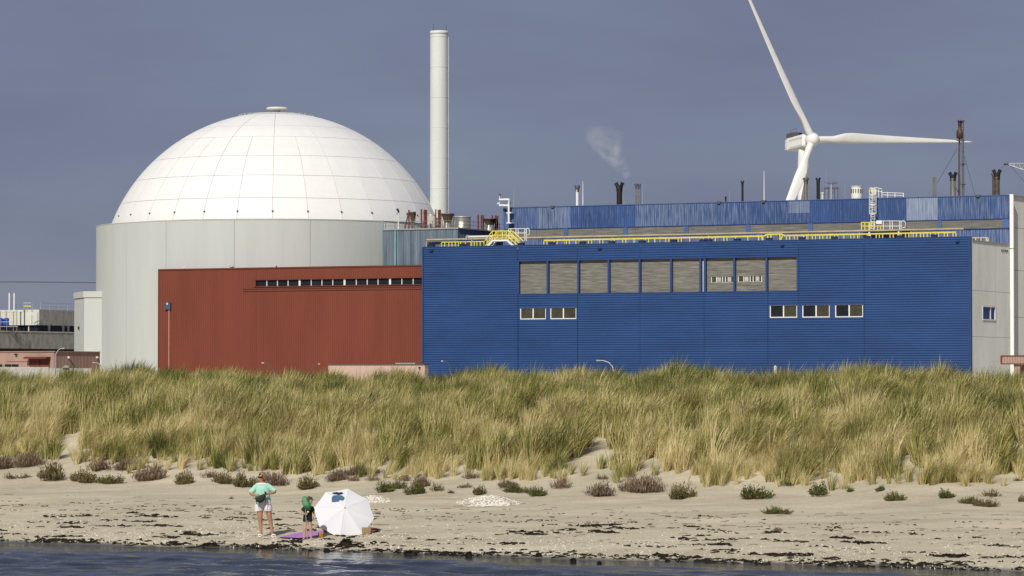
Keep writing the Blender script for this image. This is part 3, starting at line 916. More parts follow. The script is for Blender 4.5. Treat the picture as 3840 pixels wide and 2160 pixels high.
for zc_, x0, h, dp in ((rs[2]-.10, 952, .10, .12), (rs[2]-.34, 912, .10, .06), (rs[2]-.62, 912, .16, .08), (rs[3]+.0, 952, .08, .12)):
    build('ledge', MB().box(Ur(x0), URR, VR-dp, VR+.04, zc_, zc_+h), M['red_trim'], red, P2W)
build('window_jamb', MB().box(Ur(952), Ur(960)-.003, VR-.10, VR+.1, rs[2], rs[3]), M['red_trim'], red, P2W)
ms = [(1048,2.6),(1143,2.6),(1238,2.6),(1341,7.5),(1445,2.6),(1541,2.6),(1638,2.6),(1743,7.5),(1848,2.6),(1946,2.6),(2043,2.6),(2150,7.5),(2256,2.6),(2357,2.6)]
xs_ = [560 + m[0]/2.385 for m in ms]
prev = rs[0]
for x, (q, w) in list(zip(xs_, ms)) + [(None, (0, 0))]:
    u1 = Ur(x) if x else rs[1]
    hw = w * .034 / 2
    build('pane', MB().box(prev, u1 - hw - .004, VR+.16, VR+.19, rs[2], rs[3]), M['glass'], red, P2W)
    if x:
        build('mullion', MB().box(u1 - hw, u1 + hw, VR+.06, VR+.2, rs[2], rs[3]), M['frame'], red, P2W)
    prev = u1 + hw + .004
# box and conduit near the left corner
bx = thing('wall_cabinet', 'small slate blue cabinet with a pipe below on the red wall', 'cabinet', (Ur(632), VR, Zf(632,1160,VR)), P2W)
build('box', MB().box(Ur(622), Ur(643), VR-.32, VR-.004, Zf(632,1160,VR), Zf(632,1136,VR)), mat('slate_blue', (.055,.08,.13), .5, .15, 2), bx, P2W)
build('cap', MB().box(Ur(630), Ur(635), VR-.36, VR-.322, Zf(632,1143,VR), Zf(632,1136,VR)), M['cream'], bx, P2W)
build('conduit', MB().box(Ur(634), Ur(637.5), VR-.14, VR-.004, YARD, Zf(632,1160.5,VR)), mat('pink_pipe', (.42,.20,.15), .5, .1, 2), bx, P2W)
for (px, w, h, nm, lab, mm) in ((860, 22, 10, 'roof_ventilator', 'flat mushroom ventilator on the red roof edge', 'galv'), (681, 8, 8, 'roof_light', 'tiny white lamp at the left of the red roof edge', 'white'), (1027, 7, 7, 'roof_sensor', 'tiny dark sensor in the middle of the red roof edge', 'bark')):
    u = Ur(px); k = .0335
    mb = MB().lathe([(w*k*.25, -.1), (w*k*.25, h*k*.4), (w*k*.5, h*k*.55), (w*k*.42, h*k*.85), (.02, h*k*1.1)], (u, VR+.6, ZR), 14)
    solo(nm, mb, M[mm], lab, 'roof fitting', (u, VR+.6, ZR), P2W)

# ------------------------------------------------------------------ auxiliary block between dome and hall
VA = 368.0
UA0, UA1 = U(1434, VA), U(1717, VA)
ZA = Zf(1717, 858, VA)
aux = thing('auxiliary_block', 'faded blue grey ribbed block between the dome and the tall blue hall', 'building', (UA1, VA, YARD), P2W)
build('core', MB().box(UA0+.05, UA1-.06, VA+.1, VA+26, YARD, ZA-.05), M['aux'], aux, P2W)
cuts = [UA0, U(1497,VA), U(1560,VA), U(1640,VA), UA1]
for a, b in zip(cuts[:-1], cuts[1:]):
    build('wall_sheet', clad_v(a+.01, b-.01, YARD, ZA, VA, .25, .05), M['aux'], aux, P2W)
for a, b in ((VA+.06, VA+8), (VA+8, VA+17), (VA+17, VA+26)):
    build('end_wall_sheet', clad_side(a+.01, b-.01, YARD, ZA, UA1), M['aux'], aux, P2W)
build('coping', MB().box(UA0, UA1+.12, VA-.12, VA+26, ZA+.004, ZA+.16), M['galv'], aux, P2W)
build('downpipe', MB().tube([(U(1484,VA), VA-.15, YARD), (U(1484,VA), VA-.15, ZA-.1)], .14, 8), M['teal'], aux, P2W)
build('downpipe', MB().tube([(U(1437,VA), VA-.15, ZA+.2), (U(1437,VA), VA-.15, ZA+1.3)], .10, 8), M['teal'], aux, P2W)
pz = Zf(1573, 939, VR)
pb = thing('bent_pipe', 'pale bent pipe on the red roof beside the blue corner', 'pipe', (Ur(1572), VR+2, ZR), P2W)
build('pipe', MB().tube([(Ur(1571.5), VR+2, ZR-.2), (Ur(1571.5), VR+2, pz-.35), (Ur(1573), VR+2, pz-.1), (Ur(1577), VR+2, pz), (Ur(1583), VR+2, pz), (Ur(1592), VR+2, pz)], .11, 8), M['cream'], pb, P2W)

# ------------------------------------------------------------------ stair annex on the left of the reactor building
annex = thing('stair_annex', 'pale angular stair tower joined to the left of the reactor cylinder', 'tower', (at(330,1080,425).x, 425, YARD))
a0 = at(279, 1080, 445); a1 = at(316, 1080, 437.5); a2 = at(403, 1080, 437.0); a3 = at(412, 1080, 440)
za = zpx(1117, 437); zc = zpx(1092, 437)
poly = [(a0.x,a0.y),(a1.x,a1.y),(a2.x,a2.y),(a3.x,a3.y),(a3.x,450),(a0.x+1,450)]
build('body', MB().prism(poly, YARD, za), M['shield'], annex)
cx_ = sum(p[0] for p in poly)/6; cy_ = sum(p[1] for p in poly)/6
build('cap', MB().prism([(p[0] + (-.10 if p[0] < cx_ else .06), p[1] + (-.12 if p[1] < 446 else .1)) for p in poly], za+.06, zc), M['shield'], annex)
build('shadow_gap', MB().prism([(p[0] + (.05 if p[0] < cx_ else -.05), p[1] + .05) for p in poly], za+.002, za+.058), M['joint'], annex)
q = at(297, 1230, 441.4)
build('vent_slot', MB().box(q.x-.14, q.x+.05, q.y-.5, q.y+.3, q.z-.2, q.z+.2), M['black'], annex)
def mpp(px, v):                                   # metres per photograph pixel on the plane v
    u = U(px, v)
    return (P2W @ Vector((u, v, 0))).y / F

# ------------------------------------------------------------------ grey panel office far left
UO, VO = -277.7, 397.5
office = thing('panel_office', 'grey concrete panel office block with dark window bands at the far left', 'building', (UO, VO, YARD), P2W)
zo1 = pu(149, 1161, UO)[1]; zo0 = pu(149, 1219, UO)[1]; zw0 = pu(149, 1243, UO)[1]
vend = pu(300, 1080, UO)[0]
build('core', MB().box(UO-40, UO-1.0, VO+1.0, VO+60, YARD, zo1-.1), M['cream'], office, P2W)
vcuts = [VO+.02] + [pu(x, 1080, UO)[0] for x in (207, 258)] + [VO+30]
for a, b in zip(vcuts[:-1], vcuts[1:]):
    build('facade_panel', MB().box(UO-.2, UO, a+.03, b-.03, zo0, zo1), M['panel'], office, P2W)
ucuts = [UO-.005, U(64, VO), U(20, VO), U(-60, VO)]
for a, b in zip(ucuts[:-1], ucuts[1:]):
    build('facade_panel', MB().box(a-.03, b+.03, VO, VO+.25, zo0, zo1), M['cream'], office, P2W)
build('window_band', MB().box(UO-.6, UO-.35, VO+.4, VO+30, zw0, zo0), M['glass'], office, P2W)
build('window_band', MB().box(UO-30, UO-.6, VO+.4, VO+.6, zw0, zo0), M['glass'], office, P2W)
fm = mat('blue_frame', (.016,.035,.16), .5, .1, 1)
for x in (190, 243, 262):
    v_ = pu(x, 1080, UO)[0]
    build('window_post', MB().box(UO-.34, UO-.22, v_-.25, v_+.25, zw0, zo0), M['shield'], office, P2W)
for x in (104, 131, 133):
    u_ = U(x, VO)
    build('window_post', MB().box(u_-.06, u_+.06, VO+.25, VO+.38, zw0, zo0), fm if x != 104 else M['frame'], office, P2W)
# lower storey with a proud parapet of panels
UO2 = UO + 1.0
zl1 = pu(148, 1246, UO2)[1]; zl0 = pu(148, 1308, UO2)[1]
vl = [pu(x, 1080, UO2)[0] for x in (-70, -18, 36, 89, 143, 197, 248)] + [VO+30]
for a, b in zip(vl[:-1], vl[1:]):
    build('parapet_panel', MB().box(UO2-.2, UO2, a+.03, b-.03, zl0, zl1), M['panel'], office, P2W)
build('parapet_cap', MB().box(UO2-.4, UO2+.06, vl[0], VO+30, zl1+.003, zl1+.12), M['cream'], office, P2W)
build('lower_core', MB().box(UO2-30, UO2-.22, vl[0], VO+30, YARD, zl1-.05), M['glass'], office, P2W)
rl = MB()
for k in range(12):
    v_ = VO + .5 + k * 2.3
    rl.tube([(UO-.1, v_, zo1), (UO-.1, v_, zo1+1.05)], .05, 6)
rl.tube([(UO-.1, VO+.5, zo1+1.0), (UO-.1, VO+27, zo1+1.0)], .04, 6).tube([(UO-.1, VO+.5, zo1+.5), (UO-.1, VO+27, zo1+.5)], .03, 6)
solo('roof_railing', rl, M['galv'], 'thin grey railing on the far left office roof', 'railing', (UO-.1, VO, zo1), P2W)
for px, lab in ((35, 'left one of two thin white flues on the far left roof'), (53, 'right one of two thin white flues on the far left roof')):
    p = at(px, 1160, 478); z1 = at(px, 1099, 478).z
    fl = thing('roof_flue', lab, 'flue', (p.x, p.y, p.z-.3), ID, 'white flues on the far left roof')
    build('pipe', MB().tube([(p.x, p.y, p.z-.4), (p.x, p.y, z1)], .11, 10), M['white'], fl)
    build('cap', MB().tube([(p.x, p.y, z1+.01), (p.x, p.y, z1+.14)], .15, 10), M['galv'], fl)
p = at(103, 1160, 477); s = 477/F
cage = thing('roof_guard_frame', 'small yellow and grey guard frame on the far left roof', 'guard rail', (p.x, p.y, p.z-.3))
for (dx, dy) in ((-14,0),(14,0),(-14,1.5),(14,1.5),(0,0)):
    build('post', MB().tube([(p.x+dx*s, p.y+dy, p.z-.4), (p.x+dx*s, p.y+dy, p.z+24*s)], .045, 6), M['galv'], cage)
for dz, m_ in ((24,'galv'),(12,'yellow')):
    build('rail', MB().box(p.x-14*s, p.x+14*s, p.y-.06, p.y-.046, p.z+dz*s-.06, p.z+dz*s+.06), M[m_], cage)
# scaffold and tarpaulin at the frame's left edge
sc_ = thing('scaffold', 'thin tube scaffold at the left edge of the far left office', 'scaffold', (at(30,1080,470).x, 470, 10))
for px in (2, 25, 50, 63):
    for dy in (0, 1.2):
        a = at(px, 1243, 470+dy); b = at(px, 1167, 470+dy)
        build('standard', MB().tube([a, b], .05, 6), M['steel'], sc_)
for py in (1170, 1190, 1207, 1225):
    build('ledger', MB().tube([at(-40, py, 470), at(66, py, 470)], .045, 6), M['yellow'] if py == 1190 else M['steel'], sc_)
tq = at(10, 1225, 470.6); s = 471/F
vs = []; fs = []; nx, nz = 8, 6
for j in range(nz+1):
    for i in range(nx+1):
        vs.append((tq.x + (-14 + 38*i/nx)*s, tq.y + .12*math.sin(i*1.7+j), tq.z + (2 + 30*j/nz + (2*math.sin(i*1.3) if j == nz else 0))*s))
for j in range(nz):
    for i in range(nx):
        k = j*(nx+1)+i; fs.append((k, k+1, k+nx+2, k+nx+1))
tb = MB().add(vs, fs, True); tb.add([(x, y+.05, z) for x, y, z in vs], [f[::-1] for f in fs], True)
solo('tarpaulin', tb, M['tarp'], 'bright blue tarpaulin hung on the scaffold at the left edge', 'tarpaulin', (tq.x, tq.y, tq.z))

# ------------------------------------------------------------------ pink ribbed gatehouse in front of it
US, VS = -224.0, 323.8
shed = thing('pink_gatehouse', 'pink ribbed gatehouse with red door canopy at the left edge', 'building', (US, VS, YARD), P2W)
zs1 = pv(203, 1320, VS)[1]
Us = lambda px: U(px, VS)
build('core', MB().box(Us(-120), US-.06, VS+.1, VS+9.5, YARD, zs1-.04), M['pink_shade'], shed, P2W)
for a, b in ((-120,-30), (-30,71), (71,203)):
    build('wall_sheet', clad_v(Us(a)+.01, Us(b)-.01, YARD, zs1, VS, .22, .05, SINE), M['pink'], shed, P2W)
v1_ = pu(376, 1080, US)[0]
for a, b in ((VS+.05, (VS+v1_)/2), ((VS+v1_)/2, v1_)):
    build('end_wall_sheet', clad_side(a+.01, b-.01, YARD, zs1, US, .30, .07), M['pink_shade'], shed, P2W)
build('coping', MB().box(Us(-120), US+.08, VS-.08, v1_, zs1+.003, zs1+.11), M['pink_shade'], shed, P2W)
zz = lambda py: pv(150, py, VS)[1]
dr = build('door', MB().box(Us(113), Us(187), VS-.10, VS-.004, YARD, zz(1346)), M['red_trim'], shed, P2W, label='red double door')
build('door_gap', MB().box(Us(151), Us(154), VS-.12, VS-.102, YARD, zz(1350)), M['black'], dr, P2W)
build('canopy', MB().box(Us(107), Us(191), VS-1.0, VS-.004, zz(1345.5), zz(1338)), M['red_trim'], shed, P2W)
for a, b in ((-10, 9), (20, 44), (46, 70)):
    build('window', MB().box(Us(a), Us(b), VS-.05, VS-.004, zz(1380), zz(1366)), M['glass'], shed, P2W)
build('cable_duct', MB().box(Us(26), Us(108), VS-.07, VS-.005, zz(1355), zz(1353)), M['pink'], shed, P2W)
for (px, py) in ((64, 1328),): 
    build('wall_light', MB().box(Us(px-5), Us(px+3), VS-.3, VS-.004, zz(py+3), zz(py-2)), M['black'], shed, P2W)
for px in (255, 362):
    v_, z_ = pu(px, 1340, US)
    build('wall_light', MB().box(US+.004, US+.25, v_-.1, v_+.1, z_-.12, z_+.12), M['cream'], shed, P2W)
wl_ = thing('low_concrete_wall', 'low pale concrete wall in front of the pink gatehouse', 'wall', (at(90,1080,371).x, 371, YARD))
for a, b, m_ in ((-60, 60, 'conc'), (60, 183, 'conc'), (184, 270, 'panel'), (270, 345, 'panel')):
    p0, p1 = at(a, 1376, 371), at(b, 1376, 371)
    build('wall_slab', MB().box(p0.x+.02, p1.x-.02, 371, 371.3, YARD-.2, p0.z - (.15 if m_ == 'panel' else 0)), M[m_], wl_)
dome_ = at(248, 1380, 366)
dm = thing('domed_light', 'grey domed lamp head in front of the shaded pink shed wall', 'lamp', (dome_.x, dome_.y, YARD))
build('post', MB().tube([(dome_.x, dome_.y, YARD), (dome_.x, dome_.y, dome_.z)], .06, 8), M['galv'], dm)
build('shade', MB().lathe([(.42, .0), (.40, .1), (.25, .26), (.02, .32)], (dome_.x, dome_.y, dome_.z), 16), M['panel'], dm)
build('lantern', MB().lathe([(.3, -.2), (.34, -.005)], (dome_.x, dome_.y, dome_.z), 16), M['black'], dm)

# pale pink low block in front of the red wall and the one at the right edge
pk = thing('pale_pink_block', 'low pale pink ribbed block at the foot of the red wall', 'building', (U(1410, 340), 340, YARD), P2W)
zq = pv(1400, 1368, 340)[1]
for a, b in ((1231, 1350), (1350, 1470), (1470, 1593)):
    build('wall_sheet', clad_v(U(a,340)+.01, U(b,340)-.01, YARD, zq, 340, .3, .05, SINE), mat('pale_pink', (.50,.37,.30), .7, .1, .5) if a == 1231 else bpy.data.materials['pale_pink'], pk, P2W)
build('core', MB().box(U(1231,340)+.05, U(1593,340)-.02, 340.1, 340.9, YARD, zq-.03), bpy.data.materials['pale_pink'], pk, P2W)
build('coping', MB().box(U(1231,340)-.05, U(1593,340)+.05, 339.9, 340.95, zq+.003, zq+.09), M['bark'], pk, P2W)
build('wall_light', MB().box(U(1574,340)-.06, U(1574,340)+.1, 339.8, 339.99, pv(1574,1382,340)[1], pv(1574,1376,340)[1]), M['black'], pk, P2W)
build('roof_hatch', MB().box(U(1495,341), U(1560,340.4), 340.2, 340.8, zq+.1, zq+.22), M['galv'], pk, P2W)
UCt = U(3752, 300); 
ct = thing('pink_container', 'faded pink ribbed container at the right edge above the grass', 'container', (UCt, 300, YARD), P2W)
z1_, z0_ = pv(3752, 1333, 300)[1], pv(3752, 1366, 300)[1]
build('box', MB().box(UCt+.05, UCt+11.9, 300.08, 302.4, z0_, z1_), M['pink'], ct, P2W)
build('wall_sheet', clad_v(UCt+.12, UCt+11.9, z0_+.08, z1_-.08, 300, .26, .06), M['pink'], ct, P2W)
build('corner_post', MB().box(UCt-.02, UCt+.11, 299.95, 302.5, z0_, z1_), M['red_trim'], ct, P2W)
build('top_rail', MB().box(UCt+.115, UCt+12, 299.95, 300.07, z1_-.075, z1_+.02), M['red_trim'], ct, P2W)
build('bottom_rail', MB().box(UCt+.115, UCt+12, 299.95, 300.07, z0_-.02, z0_+.075), M['red_trim'], ct, P2W)
for k in range(4):
    build('support', MB().box(UCt+1.2+3*k, UCt+1.8+3*k, 300.2, 302.2, YARD, z0_-.03), M['pink_shade'], ct, P2W)

# ------------------------------------------------------------------ equipment on the auxiliary block roof
def aux_base(px, dv=2.5): return U(px, VA+dv), VA+dv, ZA+.1, mpp(px, VA+dv)
def zA(px, py, dv=2.5): return Zf(px, py, VA+dv)
def pipe_bundle(name, label, specs, dv, matn, cat, group=None):
    u0 = U(specs[0][0], VA+dv)
    t = thing(name, label, cat, (u0, VA+dv, ZA), P2W, group)
    for i, (px, ytop, wpx) in enumerate(specs):
        u = U(px, VA+dv); r = wpx * mpp(px, VA+dv) / 2; zt_ = zA(px, ytop, dv)
        pi = build('exhaust_pipe', MB().tube([(u, VA+dv+.25*(i % 2), ZA-.1), (u, VA+dv+.25*(i % 2), zt_)], r, 12), M[matn], t, P2W)
        for zz_ in (ZA + (zt_-ZA)*.45, ZA + (zt_-ZA)*.8):
            build('flange', MB().tube([(u, VA+dv+.25*(i % 2), zz_), (u, VA+dv+.25*(i % 2), zz_+.08)], r*1.25, 12), M[matn], pi, P2W)
    return t
pipe_bundle('exhaust_pipes', 'trio of maroon exhaust pipes left of the stack foot', [(1580,784,6),(1589,786,9),(1599,786,6)], 3, 'maroon', 'exhaust', 'maroon exhaust pipes on the blue grey block')
pipe_bundle('exhaust_pipes', 'maroon exhaust pipes in front of the stack foot', [(1634,785,5),(1642,786,8),(1651,786,6)], 3, 'maroon', 'exhaust', 'maroon exhaust pipes on the blue grey block')
pipe_bundle('exhaust_pipes', 'trio of maroon exhaust pipes left of the last funnel', [(1793,805,6),(1802,806,6),(1812,807,6)], 9, 'maroon', 'exhaust', 'maroon exhaust pipes on the blue grey block')
pipe_bundle('exhaust_pipes', 'trio of maroon exhaust pipes right of the last funnel', [(1846,807,5),(1855,807,5),(1865,809,7)], 10, 'maroon', 'exhaust', 'maroon exhaust pipes on the blue grey block')
t = pipe_bundle('exhaust_pipes', 'braced maroon exhaust pipe beside the small brown funnel', [(1533,787,6)], 3, 'maroon', 'exhaust')
build('brace', MB().beam((U(1531,VA+3), VA+3, zA(1531,800,3)), (U(1516,VA+3), VA+3, ZA), .12), M['rust'], t, P2W)
build('bracket', MB().box(U(1525,VA+3), U(1533,VA+3), VA+2.9, VA+3.1, zA(1530,806,3), zA(1530,798,3)), M['maroon'], t, P2W)
def funnel(label, px, ytop, wtop, wneck, ybot, wbot, dv, neck_f=.55):
    u, v, z0, k = aux_base(px, dv); zt_ = zA(px, ytop, dv); z0 = min(ZA, zA(px, ybot, dv)) ; h = zt_ - ZA
    t = thing('exhaust_funnel', label, 'funnel', (u, v, ZA), P2W, 'brown funnels on the blue grey block')
    R0, R1, R2 = wtop*k/2, wneck*k/2, wbot*k/2
    build('bell', MB().lathe([(R1, h*neck_f), (R1*1.08, h*(neck_f+.08)), (R0*.93, h*.93), (R0, h*.94), (R0, h), (R0*.9, h), (R0*.8, h*.8)], (u, v, ZA), 28), M['bronze'], t, P2W)
    build('neck', MB().lathe([(R2, 0), (R2*.98, h*.15), (R1, h*neck_f-.01)], (u, v, ZA), 28), M['steel'], t, P2W)
    for a in (0, 1.57, 3.14, 4.71):
        build('stay', MB().tube([(u+R0*.97*math.cos(a+.4), v+R0*.97*math.sin(a+.4), ZA+h*.93), (u+R2*1.05*math.cos(a+.4), v+R2*1.05*math.sin(a+.4), ZA)], .04, 6), M['rust'], t, P2W)
funnel('small brown funnel on a thin neck, leftmost on the blue grey block', 1548, 794, 24, 11, 855, 8, 2.5, .42)
funnel('large brown funnel right of the tall stack foot', 1679, 801, 50, 26, 855, 36, 2.8, .45)
funnel('large brown funnel at the right end of the blue grey roof', 1837, 820, 54, 30, 868, 46, 9, .5)
u, v, z0, k = aux_base(1733, 7); zt_ = zA(1733, 813, 7)
tk = thing('steel_tank', 'wide dull steel tank on the blue grey roof right of the stack', 'tank', (u, v, ZA), P2W)
build('shell', MB().lathe([(32*k, 0), (32*k, zt_-ZA), (30*k, zt_-ZA), (30*k, .3)], (u, v, ZA), 36), M['steel'], tk, P2W)
build('rim', MB().lathe([(33*k, zt_-ZA-.12), (33.5*k, zt_-ZA-.1), (33.5*k, zt_-ZA+.03), (31.5*k, zt_-ZA+.03)], (u, v, ZA), 36), M['galv'], tk, P2W)
u, v, z0, k = aux_base(1617, 6); zt_ = zA(1617, 806, 6)
tk = thing('concrete_drum', 'grey drum at the foot of the tall stack', 'tank', (u, v, ZA), P2W)
build('shell', MB().lathe([(16*k, 0), (16*k, zt_-ZA), (.01, zt_-ZA)], (u, v, ZA), 24), M['conc'], tk, P2W)
build('rim', MB().lathe([(16.6*k, zt_-ZA-.1), (16.6*k, zt_-ZA+.05), (15*k, zt_-ZA+.05)], (u, v, ZA), 24), M['galv'], tk, P2W)
u, v, z0, k = aux_base(1494, 2); 
hk_ = thing('hooked_vent_pipe', 'pale vent pipe with a black hooked top near the shield wall', 'vent pipe', (u, v, ZA), P2W)
build('pipe', MB().tube([(u, v, ZA-.1), (u, v, zA(1494, 797, 2))], .10, 10), M['cream'], hk_, P2W)
build('hood', MB().tube([(u, v, zA(1494,798,2)), (u, v, zA(1494,792,2)), (u-.12, v, zA(1494,787,2)), (u-.2, v, zA(1494,784,2))], [.11,.13,.15,.17], 10), M['black'], hk_, P2W)
ar = thing('roof_railing', 'thin grey railing along the blue grey block roof edge', 'railing', (UA1, VA, ZA+.1), P2W)
k = 0
for u_ in np.arange(UA0+.4, UA1, 1.35):
    build('post', MB().box(u_-.03, u_+.03, VA+.1, VA+.16, ZA+.16, ZA+1.05), M['steel'], ar, P2W)
for v_ in np.arange(VA+2, VA+24, 2.4):
    build('post', MB().box(UA1-.1, UA1-.04, v_-.03, v_+.03, ZA+.16, ZA+1.05), M['steel'], ar, P2W)
for h in (.55, 1.05):
    build('rail', MB().box(UA0+.3, UA1-.03, VA+.10, VA+.15, ZA+h, ZA+h+.045), M['steel'], ar, P2W)
    build('rail', MB().box(UA1-.10, UA1-.05, VA+.16, VA+25, ZA+h, ZA+h+.045), M['steel'], ar, P2W)
pq = thing('roof_duct', 'long pale sloping duct between the blue grey block and the hall', 'duct', (U(1800,VB+8), VB+8, 19.4), P2W)
build('duct', MB().tube([(U(1752,VB+8), VB+8, Zf(1752,889,VB+8)), (U(1850,VB+8), VB+8, Zf(1850,887,VB+8))], .17, 10), M['cream'], pq, P2W)
build('duct_end', MB().tube([(U(1750,VB+8), VB+8, Zf(1750,892,VB+8)), (U(1756,VB+8), VB+8, Zf(1756,884,VB+8))], .2, 10), M['galv'], pq, P2W)
for px in (1770, 1830):
    build('support', MB().box(U(px,VB+8)-.06, U(px,VB+8)+.06, VB+7.95, VB+8.05, 19.4, Zf(px,891,VB+8)), M['galv'], pq, P2W)

# ------------------------------------------------------------------ yellow rails and crossings on the low blue roof
def zB(px, py, v): return Zf(px, py, v)
def rail_run(name, label, pxs, ytop, ybot, v, matn, wr=.12, low=True, cat='railing', pair=None):
    t = thing(name, label, cat, (U(pxs[0],v), v, 19.4), P2W)
    za_, zb_ = zB(pxs[0], ytop[0], v), zB(pxs[-1], ytop[1], v)
    zt2 = (za_ + zb_) / 2
    n = 7; ed = np.linspace(U(pxs[0],v), U(pxs[-1],v), n+1)
    for a, b in zip(ed[:-1], ed[1:]):
        build('top_rail', MB().box(a+.01, b-.01, v-.06, v+.06, zt2-wr/2, zt2+wr/2), M[matn], t, P2W)
        if low:
            build('toe_rail', MB().box(a+.01, b-.01, v-.05, v+.05, zt2-.62, zt2-.50), M[matn], t, P2W)
    for px in pxs:
        u_ = U(px, v)
        build('post', MB().box(u_-.055, u_+.055, v-.055, v+.055, 19.38, zt2-wr/2-.003), M[matn], t, P2W)
    return t
rp = random.Random(8)
def spaced(a, b, st=41):
    out = []; x = a
    while x < b:
        out.append(x)
        if rp.random() < .6 and x + 13 < b: out.append(x + 12)
        x += st + rp.uniform(-6, 6)
    return out + [b]
rail_run('roof_rail', 'yellow rail left of the yellow step bridge', spaced(1656, 1815, 22), (908, 906), (0,0), VB+2.2, 'yellow', .10, False)
rail_run('roof_rail', 'long yellow rail between the step bridge and the yellow ladder platform', spaced(2040, 2862, 41), (903, 884), (0,0), VB+2.2, 'yellow', .17, False)
rail_run('roof_rail', 'yellow double rail below the yellow ladder platform', spaced(2950, 3586, 30), (884, 870), (0,0), VB+2.2, 'yellow', .16, True)
rail_run('roof_rail', 'short yellow rail near the grey end wall', [3640, 3660, 3680, 3700, 3706], (890, 893), (0,0), VB+9, 'yellow', .09, False)
br = thing('rail_crossing', 'small yellow hump in the roof rail below the leaning blade', 'railing', (U(2890,VB+2.2), VB+2.2, 19.4), P2W)
zz_ = lambda px, py: zB(px, py, VB+2.2)
for a, b in (((2864,886),(2878,879)),((2878,879),(2930,878)),((2930,878),(2948,885)),((2880,883),(2880,902)),((2892,880),(2892,902)),((2926,880),(2926,902)),((2936,884),(2928,902))):
    build('bar', MB().beam((U(a[0],VB+2.2), VB+2.2, zz_(*a)), (U(b[0],VB+2.2), VB+2.2, zz_(*b)), .15), M['yellow'], br, P2W)
# beige pipe running along the hall front
bp_ = thing('beige_roof_pipe', 'long beige pipe running along the foot of the tall hall wall', 'pipe', (U(1600,VB+9), VB+9, 19.4), P2W)
vp = VB + 10.5
zp = (Zf(1600,900,vp) + Zf(3500,861,vp)) / 2
ed = np.linspace(U(1600,vp), U(3615,vp), 12)
for a, b in zip(ed[:-1], ed[1:]):
    build('pipe', MB().tube([(a+.01, vp, zp), (b-.01, vp, zp)], .13, 8), M['beige_pipe'], bp_, P2W)
    build('support', MB().box(a-.06, a+.06, vp-.1, vp+.1, 19.38, zp-.14), M['beige_pipe'], bp_, P2W)
# step bridge
vb_ = VB + 3.0
sb = thing('step_bridge', 'yellow step bridge with stairs and handrails on the blue roof', 'walkway', (U(1875,vb_), vb_, 19.4), P2W)
P3 = lambda px, py, v=vb_: Vector((U(px,v), v, Zf(px,py,v)))
dk0, dk1 = P3(1845, 902), P3(1905, 902)
build('deck', MB().box(dk0.x, dk1.x, vb_-.05, vb_+1.3, dk0.z-.12, dk0.z+.10), M['white'], sb, P2W)
for dv in (0, 1.25):
    for (a, b) in (((1846,867),(1906,866)), ((1846,883),(1906,882)), ((1846,867),(1812,912)), ((1850,882),(1820,922)), ((1906,866),(1946,904)), ((1900,882),(1938,918))):
        pa, pb2 = P3(*a), P3(*b); pa.y += dv; pb2.y += dv
        build('handrail', MB().tube([pa, pb2], .065, 8), M['yellow'], sb, P2W)
    for x in (1846, 1858, 1868, 1882, 1894, 1906):
        pa, pb2 = P3(x, 867), P3(x, 901); pa.y += dv; pb2.y += dv
        build('baluster', MB().tube([pa, pb2], .055, 6), M['yellow'], sb, P2W)
    for (x, y0, y1) in ((1836,881,901),(1826,894,913),(1918,878,902),(1932,892,914)):
        pa, pb2 = P3(x, y0), P3(x, y1+10); pa.y += dv; pb2.y += dv
        build('baluster', MB().tube([pa, pb2], .05, 6), M['yellow'], sb, P2W)
    for (a, b) in (((1846,903),(1828,924)), ((1904,903),(1930,926))):
        pa, pb2 = P3(*a), P3(*b); pa.y += dv; pb2.y += dv
        build('stringer', MB().beam(pa, pb2, .08, .26), M['white'], sb, P2W)
for i in range(4):
    f = (i + .5) / 4
    for (a, b) in (((1846,903),(1828,924)), ((1904,903),(1930,926))):
        q = P3(*a).lerp(P3(*b), f)
        build('tread', MB().box(q.x-.14, q.x+.14, vb_+.05, vb_+1.2, q.z-.02, q.z+.02), M['galv'], sb, P2W)
def open_frame(name, label, x0, x1, y0, y1, v, matn, uprights, mids, cat='guard rail', hoop=False):
    t = thing(name, label, cat, (U((x0+x1)/2,v), v, Zf(x0,y1,v)), P2W)
    P = lambda px, py: Vector((U(px,v), v, Zf(px,py,v)))
    for x in uprights: build('post', MB().tube([P(x,y0), P(x,y1)], .055, 6), M[matn], t, P2W)
    for y in mids: build('rail', MB().tube([P(x0,y), P(x1,y)], .05, 6), M[matn], t, P2W)
    if hoop:
        build('hoop', MB().tube([P(x1,y0+4), P(x1+5,y0-1), P(x1+12,y0), P(x1+14,y0+8), P(x1+13,y0+20), P(x1+7,y0+24)], .06, 6), M[matn], t, P2W)
    return t
open_frame('white_guard_frame', 'white guard frame with hoop beside the yellow step bridge', 1908, 1972, 858, 903, VB+4.5, 'white', (1908,1916,1935,1943,1968,1974), (858,874), hoop=True)
